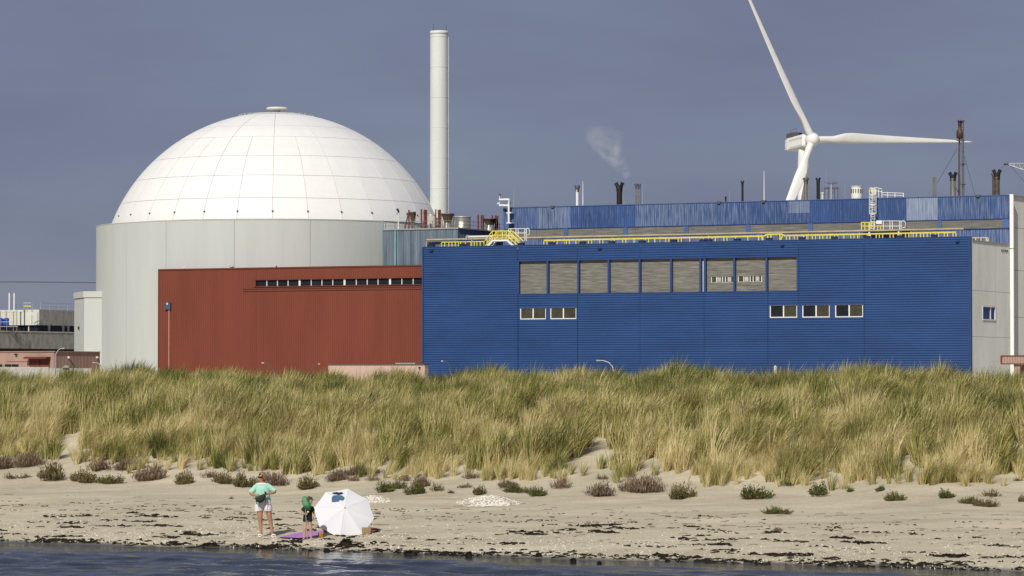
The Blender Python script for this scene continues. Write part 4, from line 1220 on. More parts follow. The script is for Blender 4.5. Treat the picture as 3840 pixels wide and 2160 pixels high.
# ladder platform on the right
vl_ = VH - 1.4
lp = thing('ladder_platform', 'yellow railed platform at the foot of the caged ladder', 'platform', (U(3265,vl_), vl_, 19.4), P2W)
Q = lambda px, py, v=vl_: Vector((U(px,v), v, Zf(px,py,v)))
build('deck', MB().box(U(3230,vl_), U(3400,vl_), vl_-.1, VH-.15, Zf(3300,866,vl_), Zf(3300,861,vl_)), M['white'], lp, P2W)
for x in (3231, 3244, 3259, 3262, 3277, 3292, 3303): build('post', MB().tube([Q(x,833), Q(x,863)], .07, 6), M['yellow'], lp, P2W)
for y in (834, 848): build('rail', MB().tube([Q(3230,y), Q(3304,y)], .06, 6), M['yellow'], lp, P2W)
for x in (3313, 3338, 3347, 3374, 3380): build('post', MB().tube([Q(x,829), Q(x,868)], .05, 6), M['white'], lp, P2W, label='white post')
for y in (829, 848, 862): build('rail', MB().tube([Q(3306,y), Q(3380,y)], .05, 6), M['white'], lp, P2W, label='white rail')
build('hoop', MB().tube([Q(3380,832), Q(3386,828), Q(3394,830), Q(3397,840), Q(3395,852), Q(3386,854)], .06, 6), M['white'], lp, P2W)
for x in (3260, 3370): build('support', MB().box(U(x,vl_)-.1, U(x,vl_)+.1, vl_, vl_+.2, 19.4, Zf(x,866.5,vl_)), M['white'], lp, P2W)
build('gate_box', MB().box(U(3292,vl_)-.1, U(3310,vl_), vl_-.25, vl_-.11, Zf(3300,840,vl_), Zf(3300,827,vl_)), M['white'], lp, P2W)
vk = VH - .35
ld = thing('caged_ladder', 'white caged ladder climbing the tall blue hall wall', 'ladder', (U(3273,vk), vk, Zf(3273,862,vk)), P2W)
for x in (3267, 3281): build('stile', MB().tube([Q(x,860,vk), Q(x,702,vk)], .055, 6), M['white'], ld, P2W)
for i in range(24):
    y = 857 - i * 6.5
    build('rung', MB().tube([Q(3267,y,vk), Q(3281,y,vk)], .035, 6), M['white'], ld, P2W)
for y in (706, 730, 768, 802):
    build('cage_hoop', MB().tube([Q(3265,y,vk), Q(3261,y,vk-.5), Q(3266,y,vk-.95), Q(3278,y,vk-1.0), Q(3286,y,vk-.6), Q(3284,y,vk)], .05, 6), M['white'], ld, P2W)
for x, dv in ((3261,.5),(3273,1.0),(3286,.55)):
    build('cage_bar', MB().tube([Q(x,804,vk-dv), Q(x,704,vk-dv)], .04, 6), M['white'], ld, P2W)
build('safety_gate', MB().box(U(3268,vk), U(3280,vk), vk-.1, vk-.06, Zf(3270,724,vk), Zf(3270,706,vk)), M['yellow'], ld, P2W)
rr_ = thing('roof_railing', 'white railing on the hall roof right of the ladder top', 'railing', (U(3330,VH+.5), VH+.5, ZH), P2W)
for x, y in ((3284,708),(3296,710),(3308,713),(3330,720),(3357,722),(3389,724)):
    build('post', MB().tube([Q(x,y,VH+.5), Q(x,748,VH+.5)], .05, 6), M['white'], rr_, P2W)
for pts_ in (((3284,703),(3309,709)), ((3284,715),(3309,720)), ((3309,722),(3391,725)), ((3309,731),(3391,734))):
    build('rail', MB().tube([Q(*pts_[0],VH+.5), Q(*pts_[1],VH+.5)], .045, 6), M['white'], rr_, P2W)
# camera mast at the hall corner
vm = VH - .8
cm = thing('camera_mast', 'white camera mast with two arms at the left corner of the tall hall', 'camera mast', (U(1908,vm), vm, Zf(1908,836,vm)), P2W)
G = lambda px, py: Vector((U(px,vm), vm, Zf(px,py,vm)))
build('pole', MB().tube([G(1908,836), G(1908,766)], .13, 10), M['white'], cm, P2W)
build('head', MB().tube([G(1908,766), G(1908,748), G(1902,748)], .12, 8), M['white'], cm, P2W)
build('arm', MB().beam(G(1872,748), G(1910,747), .20), M['white'], cm, P2W)
build('arm', MB().beam(G(1872,769), G(1910,770), .20), M['white'], cm, P2W)
build('strut', MB().tube([G(1911,750), G(1914,762), G(1910,770)], .06, 6), M['bark'], cm, P2W)
build('camera_stem', MB().tube([G(1873,747), G(1873,735)], .045, 6), M['white'], cm, P2W)
build('dome_camera', MB().sphere(G(1875,729), .13, n=12, m=8), M['bark'], cm, P2W)
build('camera', MB().beam(G(1865,764), G(1875,760), .18, .14), M['white'], cm, P2W)
for y in (798, 836): build('wall_bracket', MB().box(U(1900,vm), U(1918,vm), vm-.1, VH-.1, Zf(1908,y+2,vm), Zf(1908,y-2,vm)), M['white'], cm, P2W)

# ------------------------------------------------------------------ exhausts and rods on the hall roof
def exhaust(label, px, ytop, w, hoodw, mp_, mh, dv=3.0, hood_h=20, tilt=.62, yb=None):
    v = VH + dv; u = U(px, v); k = mpp(px, v)
    t = thing('exhaust_stack', label, 'exhaust', (u, v, ZH), P2W, 'exhaust stacks on the hall roof')
    r = w*k/2*1.15; zt_ = Zf(px, ytop, v); zh = zt_ - hood_h*k
    build('pipe', MB().tube([(u, v, ZH-.06), (u, v, zh)], r, 14), M[mp_], t, P2W)
    build('base_plate', MB().box(u-r*2.2, u+r*2.2, v-r*2.2, v+r*2.2, ZH-.05, ZH+.10), M['soot'], t, P2W)
    ho = hoodw*k/2
    for s in (-1, 1):
        rr0 = r*1.0; re = ho*.43
        path = [(u+s*r*.1, v, zh-.25), (u+s*ho*.34, v, zh+(zt_-zh)*.32), (u+s*ho*.78, v-.03, zh+(zt_-zh)*.78)]
        h = MB().tube(path, [rr0, re*.95, re], 14, caps=False)
        # slanted open mouth with a dark throat
        e = Vector(path[-1]); d = (e - Vector(path[1])).normalized()
        h.add(MB().ring(e - d*.06, d, re*.96, 14), [tuple(range(14))])
        build('hood', h, M[mh], t, P2W)
    return t
exhaust('slim white exhaust with grey forked top, leftmost on the hall roof', 2165, 692, 9, 23, 'white', 'bark')
exhaust('thick sooty black forked exhaust left of the steel pair', 2323, 680, 18, 37, 'soot', 'soot', hood_h=30)
exhaust('left of the two close steel forked exhausts', 2386, 686, 6, 14, 'steel', 'bark', hood_h=15)
exhaust('right of the two close steel forked exhausts', 2398, 687, 7, 14, 'steel', 'bark', dv=3.6, hood_h=14)
exhaust('tiny dark twin pipe on the hall roof', 2722, 736, 5, 9, 'soot', 'soot', hood_h=6)
exhaust('slim black forked exhaust between the tiny pipe and the turbine', 2785, 676, 7, 14, 'soot', 'soot', hood_h=12)
exhaust('shiny steel forked exhaust in front of the turbine tower', 3023, 664, 11, 24, 'steel', 'bark', hood_h=18)
exhaust('black forked exhaust just right of the turbine tower', 3069, 664, 11, 20, 'soot', 'soot', hood_h=16)
exhaust('thick steel exhaust with black forked hood beside the guyed mast', 3575, 641, 18, 34, 'steel', 'black', hood_h=28)
exhaust('thick rusty exhaust with black forked hood near the right corner', 3740, 630, 19, 35, 'bronze', 'black', hood_h=34)
def lid_pipe(label, px, ytop, w, dv=3.0):
    v = VH+dv; u = U(px, v); k = mpp(px, v); zt_ = Zf(px, ytop, v)
    t = thing('vent_pipe', label, 'vent pipe', (u, v, ZH), P2W)
    build('pipe', MB().tube([(u,v,ZH-.06),(u,v,zt_-.25)], w*k/2*.7, 12), M['cream'], t, P2W)
    build('lid', MB().lathe([(w*k/2*.7, -.24),(w*k/2, -.2),(w*k/2, -.05),(.01, .0)], (u,v,zt_), 14), M['cream'], t, P2W)
lid_pipe('short cream vent pipe with a flat lid by the black exhaust', 3085, 721, 13)
t = thing('vent_pipe', 'group of three plain thin pipes left of the guyed mast', 'vent pipe', (U(3505,VH+3), VH+3, ZH), P2W)
for x in (3500.5, 3505.5, 3510.5):
    build('pipe', MB().tube([(U(x,VH+3), VH+3, ZH-.06), (U(x,VH+3), VH+3, Zf(x,664,VH+3))], .075, 8), M['steel'], t, P2W)
t = thing('vent_pipe', 'thin dark hooked pipe beside the rusty right exhaust', 'vent pipe', (U(3724,VH+3), VH+3, ZH), P2W)
build('pipe', MB().tube([(U(3725,VH+3), VH+3, ZH-.06), (U(3725,VH+3), VH+3, Zf(3725,662,VH+3)), (U(3720,VH+3), VH+3, Zf(3720,651,VH+3))], .09, 8), M['rust'], t, P2W)
# louvred ventilator drum
v = VH+3; u = U(3213, v); k = mpp(3213, v); zt_ = Zf(3213, 698, v)
t = thing('roof_ventilator', 'pale slotted ventilator drum left of the ladder top', 'ventilator', (u, v, ZH), P2W)
build('drum', MB().lathe([(20*k, -.06), (20*k, zt_-ZH), (18*k, zt_-ZH), (18*k, .4)], (u, v, ZH), 28), M['cream'], t, P2W)
build('rim', MB().lathe([(20.4*k, zt_-ZH-.12), (21.5*k, zt_-ZH-.1), (21.5*k, zt_-ZH), (19*k, zt_-ZH)], (u, v, ZH), 28), M['cream'], t, P2W)
for i in range(14):
    a = i * 2*math.pi/14
    build('slot', MB().beam((u+20.15*k*math.cos(a), v+20.15*k*math.sin(a), ZH+.9), (u+20.15*k*math.cos(a), v+20.15*k*math.sin(a), zt_-.35), .10), M['bark'], t, P2W)
# antenna cluster
u = U(3118, v); k = mpp(3118, v)
t = thing('antenna_frame', 'small frame with a branching antenna on the hall roof', 'antenna', (u, v, ZH), P2W)
E = lambda px, py: Vector((U(px,v), v, Zf(px,py,v)))
build('mast', MB().tube([E(3118,752), E(3118,690)], [.16,.09], 8), M['galv'], t, P2W)
for x in (3094, 3107, 3130, 3143): build('leg', MB().tube([E(x,752), E(x,705)], .04, 6), M['bark'], t, P2W)
for y in (704, 708, 720): build('cross_bar', MB().beam(E(3092,y) if y < 715 else E(3106,y), E(3145,y) if y < 715 else E(3130,y), .10), M['bark'], t, P2W)
for (x, y) in ((3092,681),(3104,684),(3111,682),(3128,680),(3136,684),(3143,683)): build('antenna_arm', MB().tube([E(3118,692), E((3118+x)/2, (690+y)/2+2), E(x,y)], [.06,.04,.03], 6), M['bark'], t, P2W)
for px, yt, lab in ((1927,706,'thin lightning rod nearest the camera mast'), (2186,680,'thick white lightning rod right of the slim white exhaust'), (2410,690,'lightning rod right of the steel exhaust pair'), (2340,730,'short lightning rod right of the sooty exhaust'), (2737,712,'short lightning rod right of the tiny twin pipe'), (2866,640,'tall white lightning rod left of the leaning blade'), (3099,640,'tall lightning rod left of the antenna frame'), (3170,690,'lightning rod left of the ventilator drum')):
    r_ = .055 if px in (2186, 2866) else .03
    mb = MB().tube([(U(px,v),v,ZH-.05),(U(px,v),v,(ZH+Zf(px,yt,v))/2),(U(px,v),v,Zf(px,yt,v))], [r_*1.3,r_,r_*.5], 6)
    solo('lightning_rod', mb, M['white'] if r_ > .04 else M['galv'], lab, 'lightning rod', (U(px,v),v,ZH), P2W, 'lightning rods on the hall roof')
# little lumps along the roof edge
for px, lab in ((2073,'flat dark hatch on the roof edge left of the white exhaust'), (2697,'flat dark hatch on the roof edge left of the tiny pipe'), (2865,'flat dark hatch at the tall white lightning rod'), (3670,'flat dark hatch on the roof edge right of the guyed mast')):
    u_ = U(px, VH); solo('roof_hatch', MB().box(u_-.28,u_+.28,VH-.16,VH+.3,ZH+.02,ZH+.16).box(u_-.2,u_+.2,VH-.2,VH-.162,ZH-.12,ZH+.1), M['bark'], lab, 'roof hatch', (u_,VH,ZH), P2W)

# guyed mast behind the hall
vg = VH + 12
Gm = lambda px, py, dv=0: Vector((U(px,vg+dv), vg+dv, Zf(px,py,vg+dv)))
gm_ = thing('guyed_mast', 'tall rusty guyed flare mast with ladder behind the blade tip', 'mast', (U(3602,vg), vg, ZH), P2W)
k = mpp(3602, vg)
build('pipe', MB().tube([Gm(3597,745), Gm(3600,520)], 3.6*k, 10), M['rust'], gm_, P2W)
build('pale_pipe', MB().tube([Gm(3603,745), Gm(3602,540)], 2.2*k, 10), M['steel'], gm_, P2W)
cz_ = Gm(3601, 520)
build('silencer', MB().lathe([(4*k, 0), (12*k, 2*k), (12.5*k, 20*k), (11*k, 32*k), (6*k, 36*k), (6*k, 50*k), (6.8*k, 51*k), (6.8*k, 70*k), (5.5*k, 70*k)], cz_, 16), M['rust'], gm_, P2W)
for x in (3610, 3616): build('ladder_stile', MB().tube([Gm(x,745), Gm(x-1,452)], .05, 6), M['bark'], gm_, P2W)
for i in range(32):
    y = 738 - i * 9
    build('ladder_rung', MB().tube([Gm(3610,y), Gm(3616,y)], .04, 6), M['bark'], gm_, P2W)
for (y, x0, x1) in ((690,3608,3618),(614,3606,3618),(525,3592,3618),(452,3594,3616)): build('platform', MB().box(U(x0,vg), U(x1,vg), vg-.4, vg+.4, Zf(3605,y+3,vg), Zf(3605,y,vg)), M['bark'], gm_, P2W)
for (a, b) in (((3590,560),(3515,686)), ((3612,566),(3660,740)), ((3614,530),(3700,640))):
    if b[0] == 3700: continue
    build('guy_wire', MB().tube([Gm(*a), Gm(*b)], .03, 5), M['bark'], gm_, P2W)
build('brace', MB().tube([Gm(3583,700), Gm(3606,742)], .06, 6), M['bark'], gm_, P2W)

# crane jib tip entering at the right edge
vc = VH + 60
C_ = lambda px, py: Vector((U(px,vc), vc, Zf(px,py,vc)))
cj = thing('crane_jib', 'lattice jib tip entering the sky at the right edge', 'crane', (U(3780,vc), vc, Zf(3780,614,vc)), P2W)
for a, b, r_ in (((3778,614),(3990,614),.09), ((3782,617),(3990,690),.09)):
    build('chord', MB().tube([C_(*a), C_(*b)], r_, 6), M['galv'], cj, P2W)
for i in range(8):
    x = 3800 + i*22
    build('lacing', MB().tube([C_(x,614), C_(x+11, 617+(x+11-3782)*.351)], .05, 5), M['galv'], cj, P2W)
    build('lacing', MB().tube([C_(x+11, 617+(x+11-3782)*.351), C_(x+22,614)], .05, 5), M['galv'], cj, P2W)
build('sheave', MB().lathe([(.02,-.12),(.35,-.12),(.35,.12),(.02,.12)], C_(3776,615), 14), M['bark'], cj, P2W)
build('hoist_rope', MB().tube([C_(3790,620), C_(3850,690)], .03, 5), M['bark'], cj, P2W)
build('hoist_rope', MB().tube([C_(3774,617), C_(3755,630)], .025, 5), M['bark'], cj, P2W)
build('jib_mast', MB().tube([C_(3990,740), C_(3990,600)], .3, 8), M['galv'], cj, P2W)

# overhead wire far left, from one pylon out of view to the plant
pw = MB()
for dz in (0, 2):
    pw.tube([at(-400, 1058+dz, 700), at(0, 1056+dz, 690), at(200, 1057+dz, 685), at(420, 1060+dz, 680)], .05, 5)
solo('overhead_wire', pw, M['bark'], 'thin overhead wires crossing the sky left of the shield wall', 'wire', at(0,1058,690))

# ------------------------------------------------------------------ street lamps peeping over the dune
def lamp(label, px, ybase, arm, ytop, Y, matn='galv'):
    s = Y / F; b = at(px, ybase, Y); zt_ = at(px, ytop, Y).z
    t = thing('street_lamp', label, 'street lamp', (b.x, Y, YARD), ID, 'street lamps behind the dune')
    sg = 1 if arm > 0 else -1
    L = abs(arm)*s
    path = [(b.x, Y, YARD), (b.x, Y, b.z), (b.x+sg*L*.08, Y, zt_-.55), (b.x+sg*L*.28, Y, zt_-.18), (b.x+sg*L*.6, Y, zt_), (b.x+sg*L*.8, Y, zt_)]
    build('pole', MB().tube(path, [.07,.055,.045,.038,.032,.03], 8), M[matn], t)
    build('lantern', MB().box(min(b.x+sg*L*.78, b.x+sg*L), max(b.x+sg*L*.78, b.x+sg*L), Y-.14, Y+.14, zt_-.05, zt_+.06), M['galv'], t)
lamp('bent grey street lamp over the dune in front of the red wall, left of two', 1023, 1390, -42, 1361, 335, 'bark')
lamp('bent grey street lamp over the dune in front of the red wall, right of two', 1166, 1390, 34, 1365, 335, 'bark')
lamp('pale curved street lamp over the dune in front of the blue wall', 2302, 1398, -66, 1352, 300, 'cream')
lamp('faint grey street lamp near the left end of the blue wall', 1690, 1395, -36, 1354, 318, 'bark')
lamp('bent street lamp in front of the shaded pink shed wall', 384, 1385, -35, 1360, 345)
lamp('leaning lamp arm above the pink gatehouse corner', 208, 1330, 34, 1307, 345)
lp_ = at(2907, 1400, 122); 
solo('white_marker_post', MB().box(lp_.x-.045, lp_.x+.045, 121.95, 122.05, ground_z(lp_.x,122)-.1, at(2907,1373,122).z).add([(lp_.x-.045,121.95,at(2907,1373,122).z),(lp_.x+.045,121.95,at(2907,1373,122).z),(lp_.x,122,at(2907,1370,122).z)],[(0,1,2)]), M['cream'], 'short white marker post standing in the grass on the dune crest', 'post', (lp_.x,122,ground_z(lp_.x,122)))

# ------------------------------------------------------------------ wind turbine far behind
TY = 900.0
hub = at(3047, 523, TY)
kx = TY / F
psi = R(31); tiltA = R(5)
axis = Vector((math.sin(psi)*math.cos(tiltA), -math.cos(psi)*math.cos(tiltA), math.sin(tiltA)))     # points from nacelle to spinner
right = Vector((math.cos(psi), math.sin(psi), 0))
upv = right.cross(axis) * -1 if (right.cross(axis)).z < 0 else right.cross(axis)
tow = hub - axis * 6.2
wt = thing('wind_turbine', 'white three bladed wind turbine rising behind the hall', 'wind turbine', (tow.x, tow.y, YARD))
tw = Vector((at(3018,1080,TY).x, TY+4, 0))
build('tower', MB().lathe([(1.9, YARD), (1.55, hub.z-8), (1.35, hub.z-1.6)], (tw.x, tw.y, 0), 40), M['turbine'], wt)
# nacelle: bevelled box along the axis
def nac(t, w, h, dz=0): 
    c = hub - axis * t + Vector((0,0,dz)); b = .35
    pts_ = []
    for (sx, sz) in ((-1,-1),(1,-1),(1,1),(-1,1)):
        if (sx, sz) in ((-1,-1),(1,1)): o = ((sx*w, sz*(h-b)), (sx*(w-b), sz*h))
        else: o = ((sx*(w-b), sz*h), (sx*w, sz*(h-b)))
        pts_ += [c + right*a + upv*b_ for a, b_ in o]
    return pts_
build('nacelle', MB().loft([nac(1.6,1.1,1.2), nac(2.4,1.75,1.75), nac(9.5,1.8,1.75,-.1), nac(10.6,1.6,1.5,-.1)], True, True, smooth=False), M['turbine'], wt)
build('nacelle_seam', MB().loft([nac(2.45,1.77,.10,.85), nac(10.4,1.80,.10,.75)], True, True, False), M['shield'], wt)
build('nacelle_seam', MB().loft([nac(2.45,1.77,.10,-1.25), nac(10.4,1.80,.10,-1.3)], True, True, False), M['shield'], wt)
cb = hub - axis*8.6 + upv*2.2
cl = MB()
for a in (-1, 1):
    cl.beam(cb + right*1.2*a + axis*1.9 - upv*.6, cb + right*1.2*a + axis*1.9 + upv*.5, .2)
cl.add([cb+right*x+axis*y+upv*z for x in (-1.5,1.5) for y in (-1.3,1.9) for z in (-.5,.75)], [(0,1,3,2),(4,6,7,5),(0,4,5,1),(2,3,7,6),(1,5,7,3),(0,2,6,4)])
build('cooler', cl, M['bark'], wt)
build('wind_vane', MB().tube([cb+axis*1.5+upv*.7, cb+axis*1.5+upv*2.0], .06, 6).tube([cb-axis*1.2+upv*.7, cb-axis*1.2+upv*1.8], .06, 6).tube([cb+axis*1.5+upv*1.9, cb-axis*1.2+upv*1.75], .05, 6), M['bark'], wt)
hb = build('hub', MB().loft([MB().ring(hub + axis*t, axis, r_, 28) for t, r_ in ((-1.9,1.25),(-1.2,1.75),(.0,1.9),(.8,1.75),(1.5,1.25),(1.9,.6),(2.0,.05))], True, True), M['turbine'], wt)
LB = 715 * kx
def blade_mesh(ang):
    d0 = right*math.cos(ang) + upv*math.sin(ang)
    ch0 = axis.cross(d0).normalized()
    prof = [(0,.95,.95,0),(.04,.95,.92,0),(.10,1.35,.80,.5),(.17,2.05,.62,.42),(.22,2.15,.52,.34),(.35,1.75,.36,.22),(.5,1.36,.26,.14),(.65,1.03,.19,.08),(.8,.72,.13,.04),(.92,.44,.08,.02),(.98,.22,.04,0),(1.0,.04,.02,0)]
    rings_ = []
    for (f, c, th, tw_) in prof:
        if f > .05: c *= .70
        r_ = 1.4 + f * (LB - 1.4)
        cone = math.tan(R(4.2)) * r_ + .012 * r_ * f
        ctr = hub + d0 * r_ + axis * cone
        tw2 = tw_ * .9 + .10
        cd = ch0 * math.cos(tw2) + axis * math.sin(tw2)
        nd_ = axis * math.cos(tw2) - ch0 * math.sin(tw2)
        ring = []
        for j in range(20):
            q = 2*math.pi*j/20
            xq = math.cos(q) * c; yq = math.sin(q) * th
            if f > .05: xq += .35 * c * min(1, (f-.05)/.12); yq *= (1 - .45*math.cos(q)*min(1,(f-.05)/.12))
            ring.append(ctr + cd * (xq if True else 0) + nd_ * yq)
        rings_.append(ring)
    return MB().loft(rings_, True, True)
for i, deg in enumerate((.6, 119.6, 239.2)):
    bl = build('blade', blade_mesh(R(deg)), M['turbine'], wt)
    d0 = right*math.cos(R(deg)) + upv*math.sin(R(deg))
    build('root_ring', MB().tube([hub + d0*1.45, hub + d0*1.75], 1.06, 24), M['turbine'], bl)

# ------------------------------------------------------------------ steam drifting from the hall roof
stp = [at(2352, 668, 440), at(2335, 640, 440), at(2310, 605, 440), at(2285, 575, 440), at(2265, 540, 440), at(2262, 500, 440), at(2275, 470, 440)]
sm_ = MB().tube(stp, [1.2, 2.0, 3.0, 4.0, 4.6, 4.4, 3.0], 24)
sm_.f = [f[::-1] for f in sm_.f]
vm_ = bpy.data.materials.new('steam'); vm_.use_nodes = True
nt = vm_.node_tree; nt.nodes.remove(nt.nodes['Principled BSDF'])
pvn = nt.nodes.new('ShaderNodeVolumePrincipled'); pvn.inputs['Color'].default_value = (.96,.96,.98,1); pvn.inputs['Anisotropy'].default_value = 0
tcn = nt.nodes.new('ShaderNodeTexCoord'); nz_ = nt.nodes.new('ShaderNodeTexNoise'); nz_.inputs['Scale'].default_value = .42; nz_.inputs['Detail'].default_value = 5; nz_.inputs['Roughness'].default_value = .62; nz_.inputs['Distortion'].default_value = .6
mr2 = nt.nodes.new('ShaderNodeMapRange'); mr2.inputs['From Min'].default_value = .43; mr2.inputs['From Max'].default_value = .74; mr2.inputs['To Max'].default_value = .75
nt.links.new(tcn.outputs['Object'], nz_.inputs['Vector']); nt.links.new(nz_.outputs['Fac'], mr2.inputs['Value'])
def mth(op, a, b=None):
    q = nt.nodes.new('ShaderNodeMath'); q.operation = op
    for i_, v_ in enumerate((a, b)):
        if v_ is None: continue
        if isinstance(v_, (int, float)): q.inputs[i_].default_value = v_
        else: nt.links.new(v_, q.inputs[i_])
    return q.outputs[0]
sx = nt.nodes.new('ShaderNodeSeparateXYZ'); nt.links.new(tcn.outputs['Object'], sx.inputs[0])
z0s, z1s = stp[0].z, stp[-1].z; x0s = min(p.x for p in stp); x1s = max(p.x for p in stp)
tt = mth('DIVIDE', mth('SUBTRACT', sx.outputs['Z'], z0s), z1s - z0s)
rampx = nt.nodes.new('ShaderNodeValToRGB'); rampx.color_ramp.interpolation = 'B_SPLINE'
while len(rampx.color_ramp.elements) < len(stp): rampx.color_ramp.elements.new(.5)
for e_, p_ in zip(rampx.color_ramp.elements, stp):
    g_ = (p_.x - x0s) / (x1s - x0s); e_.position = max(0, min(1, (p_.z - z0s) / (z1s - z0s))); e_.color = (g_, g_, g_, 1)
nt.links.new(tt, rampx.inputs['Fac'])
xc = mth('ADD', mth('MULTIPLY', rampx.outputs['Color'], x1s - x0s), x0s)
dx = mth('SUBTRACT', sx.outputs['X'], xc); dy = mth('SUBTRACT', sx.outputs['Y'], 440.0)
rr_m = mth('ADD', mth('MULTIPLY', tt, 2.6), .75)
q2 = mth('DIVIDE', mth('ADD', mth('MULTIPLY', dx, dx), mth('MULTIPLY', dy, dy)), mth('MULTIPLY', rr_m, rr_m))
fall = mth('MAXIMUM', mth('SUBTRACT', 1.0, q2), 0.0)
topf = mth('MINIMUM', mth('MAXIMUM', mth('MULTIPLY', mth('SUBTRACT', 1.0, tt), 2.2), 0.0), 1.0)
dens_ = mth('MULTIPLY', mth('MULTIPLY', mr2.outputs['Result'], fall), topf)
nt.links.new(dens_, pvn.inputs['Density']); nt.links.new(pvn.outputs['Volume'], nt.nodes['Material Output'].inputs['Volume'])
stob = build('steam_plume', sm_, vm_, None, ID, 'stuff'); stob['label'] = 'faint white steam drifting above the hall roof'
# ------------------------------------------------------------------ beach plants
M['plant_green'] = leaf_material('beach_plant_green', [(0,(.050,.062,.014)),(.5,(.12,.135,.032)),(1,(.24,.24,.075))], .2, .6, False)
M['plant_brown'] = leaf_material('beach_plant_brown', [(0,(.085,.055,.038)),(.5,(.20,.135,.092)),(1,(.34,.25,.17))], .15, .7, False)
M['plant_mixed'] = leaf_material('beach_plant_mixed', [(0,(.065,.062,.018)),(.5,(.17,.145,.05)),(1,(.29,.22,.12))], .2, .65, False)
M['stem'] = mat('plant_stem', (.13,.085,.05), .8, .3, 6)
rg = random.Random(21)
def shrub_meshes(kind, sparse):
    vs, fs, hue = [], [], []
    sv, sf = [], []
    ns = 110 if sparse else 300
    lobes = [(rg.uniform(-.6,.6), rg.uniform(-.5,.5), rg.uniform(.30,.62), rg.uniform(.45,1.05)) for _ in range(rg.randint(3,5))] + [(0, 0, .6, .8)]
    for i in range(ns):
        lx, ly, lr, lh = rg.choice(lobes)
        r = math.sqrt(rg.random()); t = rg.uniform(0, 6.283)
        if sparse:
            r = rg.random() ** .7
        bx, by = (lx + lr*r*math.cos(t))*1.25, (ly + lr*r*math.sin(t))*1.25
        top = lh * (1 - .7*r*r) * rg.uniform(.6, 1.05) * (rg.uniform(.45,1) if sparse else 1)
        lean = Vector((bx*.30 + rg.uniform(-.10,.10), by*.30 + rg.uniform(-.10,.10), 0))
        p0 = Vector((bx*.72, by*.72, -.05)); p1 = p0 + lean + Vector((0,0,top))
        b = len(sv); w = .012
        sv += [p0+Vector((-w,0,0)), p0+Vector((w,0,0)), p1]; sf.append((b,b+1,b+2))
        nl = rg.randint(4, 7)
        h0 = rg.uniform(.15, .85)
        for k in range(nl):
            f = rg.uniform(.15, 1.0); q = p0.lerp(p1, f)
            az = rg.uniform(0, 6.283)
            if kind == 'plant_brown': l, w2, upz = rg.uniform(.14,.28), .016, 1.2
            else: l, w2, upz = rg.uniform(.09,.17), .030, .7
            d = Vector((math.cos(az)*.5, math.sin(az)*.5, upz + rg.uniform(-.3,.3))).normalized()*l
            s_ = Vector((-math.sin(az), math.cos(az), 0)).normalized()*w2
            b = len(vs)
            vs += [q - s_*.4, q + d*.55 - s_, q + d, q + d*.55 + s_]
            hue += [min(1, max(0, h0 + rg.uniform(-.2,.2)))]*4
            fs.append((b, b+1, b+2, b+3))
    me = bpy.data.meshes.new('foliage'); me.from_pydata(vs, [], fs); a_ = me.attributes.new('hue','FLOAT','POINT'); a_.data.foreach_set('value', hue)
    me.materials.append(M[kind]); me.update()
    ms_ = bpy.data.meshes.new('stems'); ms_.from_pydata(sv, [], sf); ms_.materials.append(M['stem']); ms_.update()
    return me, ms_
SH = {}
for kd in ('plant_green','plant_brown','plant_mixed'):
    for sp in (0, 1):
        SH[(kd, sp)] = [shrub_meshes(kd, sp) for _ in range(3)]
G_, B_, X_ = 'plant_green', 'plant_brown', 'plant_mixed'
